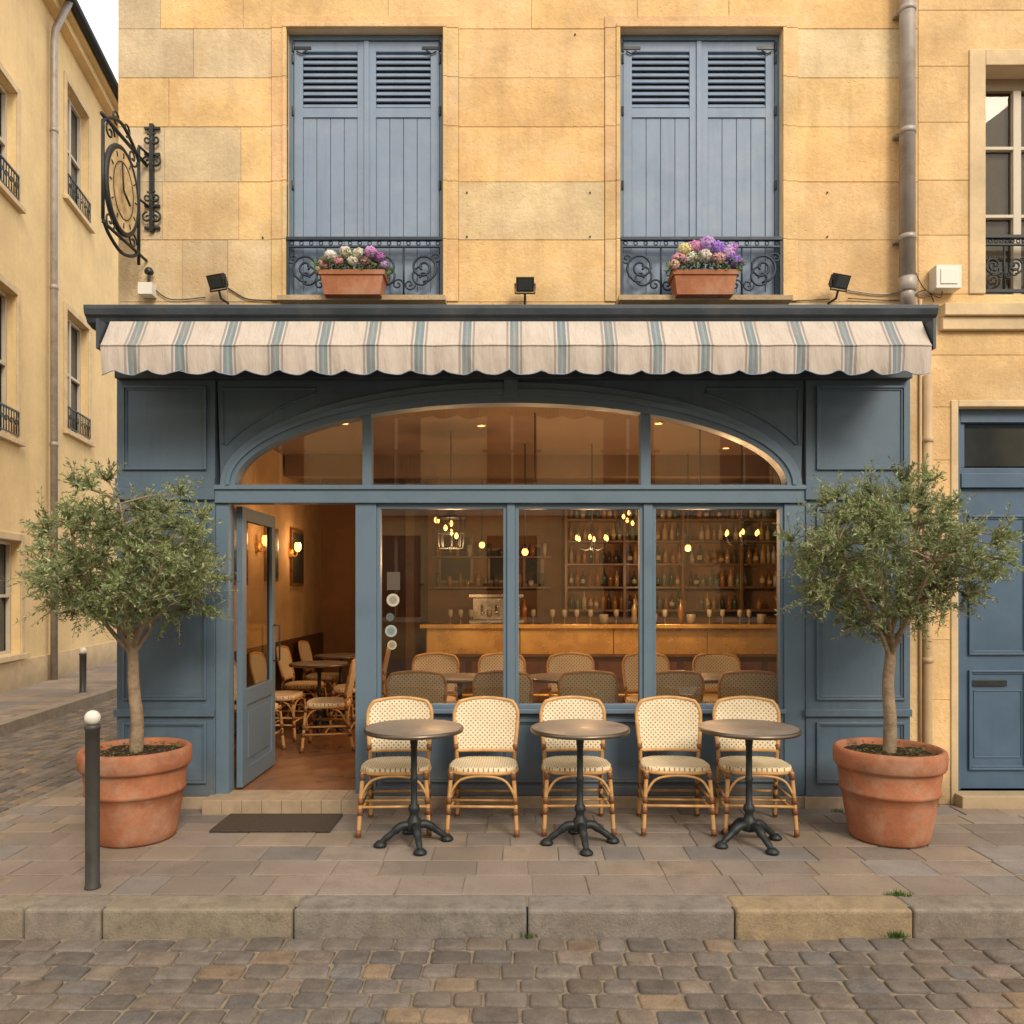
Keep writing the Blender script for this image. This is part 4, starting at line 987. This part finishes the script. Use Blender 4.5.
# ------------------------------------------------------------------ planters + olive trees
def planter(x,y):
    e=empty('terracotta_planter',(x,y,.003)); m=MB()
    pr=[(.0,.0),(.255,.0),(.268,.015),(.275,.06),(.310,.24),(.320,.30),(.332,.305),(.334,.325),(.326,.335),(.340,.43),(.343,.455),(.360,.46),(.370,.475),(.374,.52),(.374,.555),(.368,.575),(.35,.585),(.334,.58),(.322,.56),(.316,.53)]
    m.lathe([(r*.905,z*1.0) for r,z in pr],(0,0,0),56,0)
    m.build('pot',['terra'],e)
    s=MB(); n=30; vs=[(0,0,.552)];fs=[]
    for r in (.1,.2,.290):
        for k_ in range(n): vs.append((r*math.cos(k_*2*math.pi/n),r*math.sin(k_*2*math.pi/n),.54+random.uniform(-.008,.012)+(.293-r)*.06))
    for k_ in range(n): fs.append((0,1+k_,1+(k_+1)%n))
    for j in (0,1):
        for k_ in range(n): fs.append((1+j*n+k_,1+(j+1)*n+k_,1+(j+1)*n+(k_+1)%n,1+j*n+(k_+1)%n))
    s.add(vs,fs,0,True); s.build('soil',['soil'],e)
    lf=MB()
    for i in range(260):
        a=random.uniform(0,6.28); r=.28*math.sqrt(random.random()); p=Vector((r*math.cos(a),r*math.sin(a),.555+random.random()*.02)); b=random.uniform(0,6.28); L=random.uniform(.015,.03)
        d=Vector((math.cos(b),math.sin(b),random.uniform(-.1,.5))); s_=Vector((-d.y,d.x,0))*L*.3
        c=random.choice([(.14,.19,.06),(.22,.16,.07),(.10,.15,.04)]); lf.add([p,p+d*L*.5+s_,p+d*L,p+d*L*.5-s_],[(0,1,2,3)],0,False,c)
    lf.build('fallen_leaves',['leaf'],e)
def olive(x,y,seed,rw=.67,rh=.60,zc=1.80,lean=0,cxo=0):
    R_=np.random.default_rng(seed); random.seed(seed)
    e=empty('olive_tree',(x,y,0)); wd_=MB()
    tr=[(0,0,.52),(.008,0,.75),(-.008+lean*.3,.005,.98),(lean*.6,-.004,1.16),(lean,0,1.32)]
    wd_.tube(spline(tr,6),list(np.linspace(.043,.029,25)),12)
    top=Vector(tr[-1]); C=Vector((lean+cxo,0,zc))
    limbs=[]
    for k_ in range(10):
        a=k_*2*math.pi/10+R_.uniform(-.3,.3); el=R_.uniform(-.15,1.2)
        end=C+Vector((math.cos(a)*math.cos(el)*rw*.72,math.sin(a)*math.cos(el)*rw*.68,math.sin(el)*rh*.75-.08))
        st_=Vector(tr[3]).lerp(top,R_.uniform(0,1)); md_=st_.lerp(end,.5)+Vector((0,0,-.05))+Vector(R_.normal(0,.03,3))
        pl_=spline([st_,md_,end],6); wd_.tube(pl_,list(np.linspace(.018,.006,len(pl_))),7); limbs+=pl_[3:]
    cl=[]
    tries=0; NC=124
    while len(cl)<NC:
        v=Vector(R_.normal(0,1,3)).normalized(); r=R_.uniform(.12,1)**.42
        rr=1+.05*math.sin(3*math.atan2(v.y,v.x)+seed)+.05*math.sin(5*v.z+seed*2)+R_.uniform(-.08,.05)
        low=1 if v.z>0 else .92
        p=C+Vector((v.x*rw*r*rr*.90,v.y*rw*r*rr*.90,v.z*rh*r*rr*.86*low))
        if p.z<C.z-rh*.80: continue
        if all((p-q).length>.105 for q in cl) or tries>1800: cl.append(p)
        tries+=1
    V=[];Fc=[];Cc=[]
    for ci,p in enumerate(cl):
        q=min(limbs,key=lambda l:(l-p).length); wd_.tube(spline([q,q.lerp(p,.5)+Vector((0,0,.02)),p],3),[.006]*4+[.004]*3,5)
        tone=R_.uniform(.65,1.4); out=(p-C)/rw
        for tw in range(12):
            d=(Vector(R_.normal(0,1,3)).normalized()*1.0+out*.8+Vector((0,0,.30))).normalized(); L=R_.uniform(.09,.19)
            if R_.random()<.07: L*=1.7
            bend=Vector(R_.normal(0,.25,3)); pts_=[p+d*L*t+bend*L*t*t*.6 for t in (0,.5,1)]
            wd_.tube(pts_,[.0028,.002,.001],3)
            nl=23
            for i in range(nl):
                t=.08+.92*i/nl; b=p+d*L*t+bend*L*t*t*.6
                ld=(d*.7+Vector(R_.normal(0,.75,3))+Vector((0,0,.15))).normalized(); ll=R_.uniform(.024,.046)*(1.1-.3*t)
                s_=ld.cross(Vector(R_.normal(0,1,3))).normalized()*ll*.14
                k0=len(V); V+= [b,b+ld*ll*.45+s_,b+ld*ll,b+ld*ll*.45-s_]; Fc.append((k0,k0+1,k0+2,k0+3))
                f=tone*R_.uniform(.7,1.35); base=(.195,.255,.095) if R_.random()<.7 else (.31,.36,.22)
                c=clampc([v*f for v in base]); Cc+=[c]*4
    lf=MB(); lf.v=[tuple(v) for v in V]; lf.f=Fc; lf.c=Cc; lf.m=[0]*len(Fc); lf.s=[False]*len(Fc)
    wd_.build('trunk_and_branches',['bark'],e); lf.build('foliage',['leaf'],e)
for px,seed,l,co_ in ((136,11,-.03,-.01),(889,29,.01,-.02)):
    planter(X(px,5.08),5.08); olive(X(px,5.08),5.08,seed,lean=l,cxo=co_)

# ------------------------------------------------------------------ sky, sun, camera
w=bpy.data.worlds.new('World'); sc.world=w; w.use_nodes=True; nt=w.node_tree; bg=nt.nodes['Background']
EL,AZ=math.radians(36),math.radians(26)   # sun behind the viewer, slightly to the right
sd=Vector((math.sin(AZ)*math.cos(EL),-math.cos(AZ)*math.cos(EL),math.sin(EL)))
sky=nn(nt,'ShaderNodeTexSky'); sky.sky_type='NISHITA'; sky.sun_disc=False; sky.sun_elevation=EL; sky.sun_rotation=math.atan2(sd.x,sd.y); sky.dust_density=2; sky.air_density=1.0
mx=mixc(nt,.78,sky.outputs[0],(12.2,11.3,10.0)); nt.links.new(mx,bg.inputs[0]); bg.inputs[1].default_value=.148
l=bpy.data.lights.new('sun','SUN'); l.energy=2.5; l.angle=math.radians(20); l.color=(1,.86,.66); o=bpy.data.objects.new('sun',l); sc.collection.objects.link(o)
o.rotation_euler=(-sd).to_track_quat('-Z','Y').to_euler(); o.location=(4,-6,12)
cam=bpy.data.cameras.new('camera'); co=bpy.data.objects.new('camera',cam); sc.collection.objects.link(co); sc.camera=co
co.location=(0,0,H); co.rotation_euler=(math.radians(90),0,0); cam.sensor_width=36; cam.lens=36*F/1024; cam.shift_y=78/1024; cam.clip_end=2000; cam.clip_start=.05
sc.view_settings.view_transform='Standard'; sc.view_settings.look='None'; sc.view_settings.exposure=0
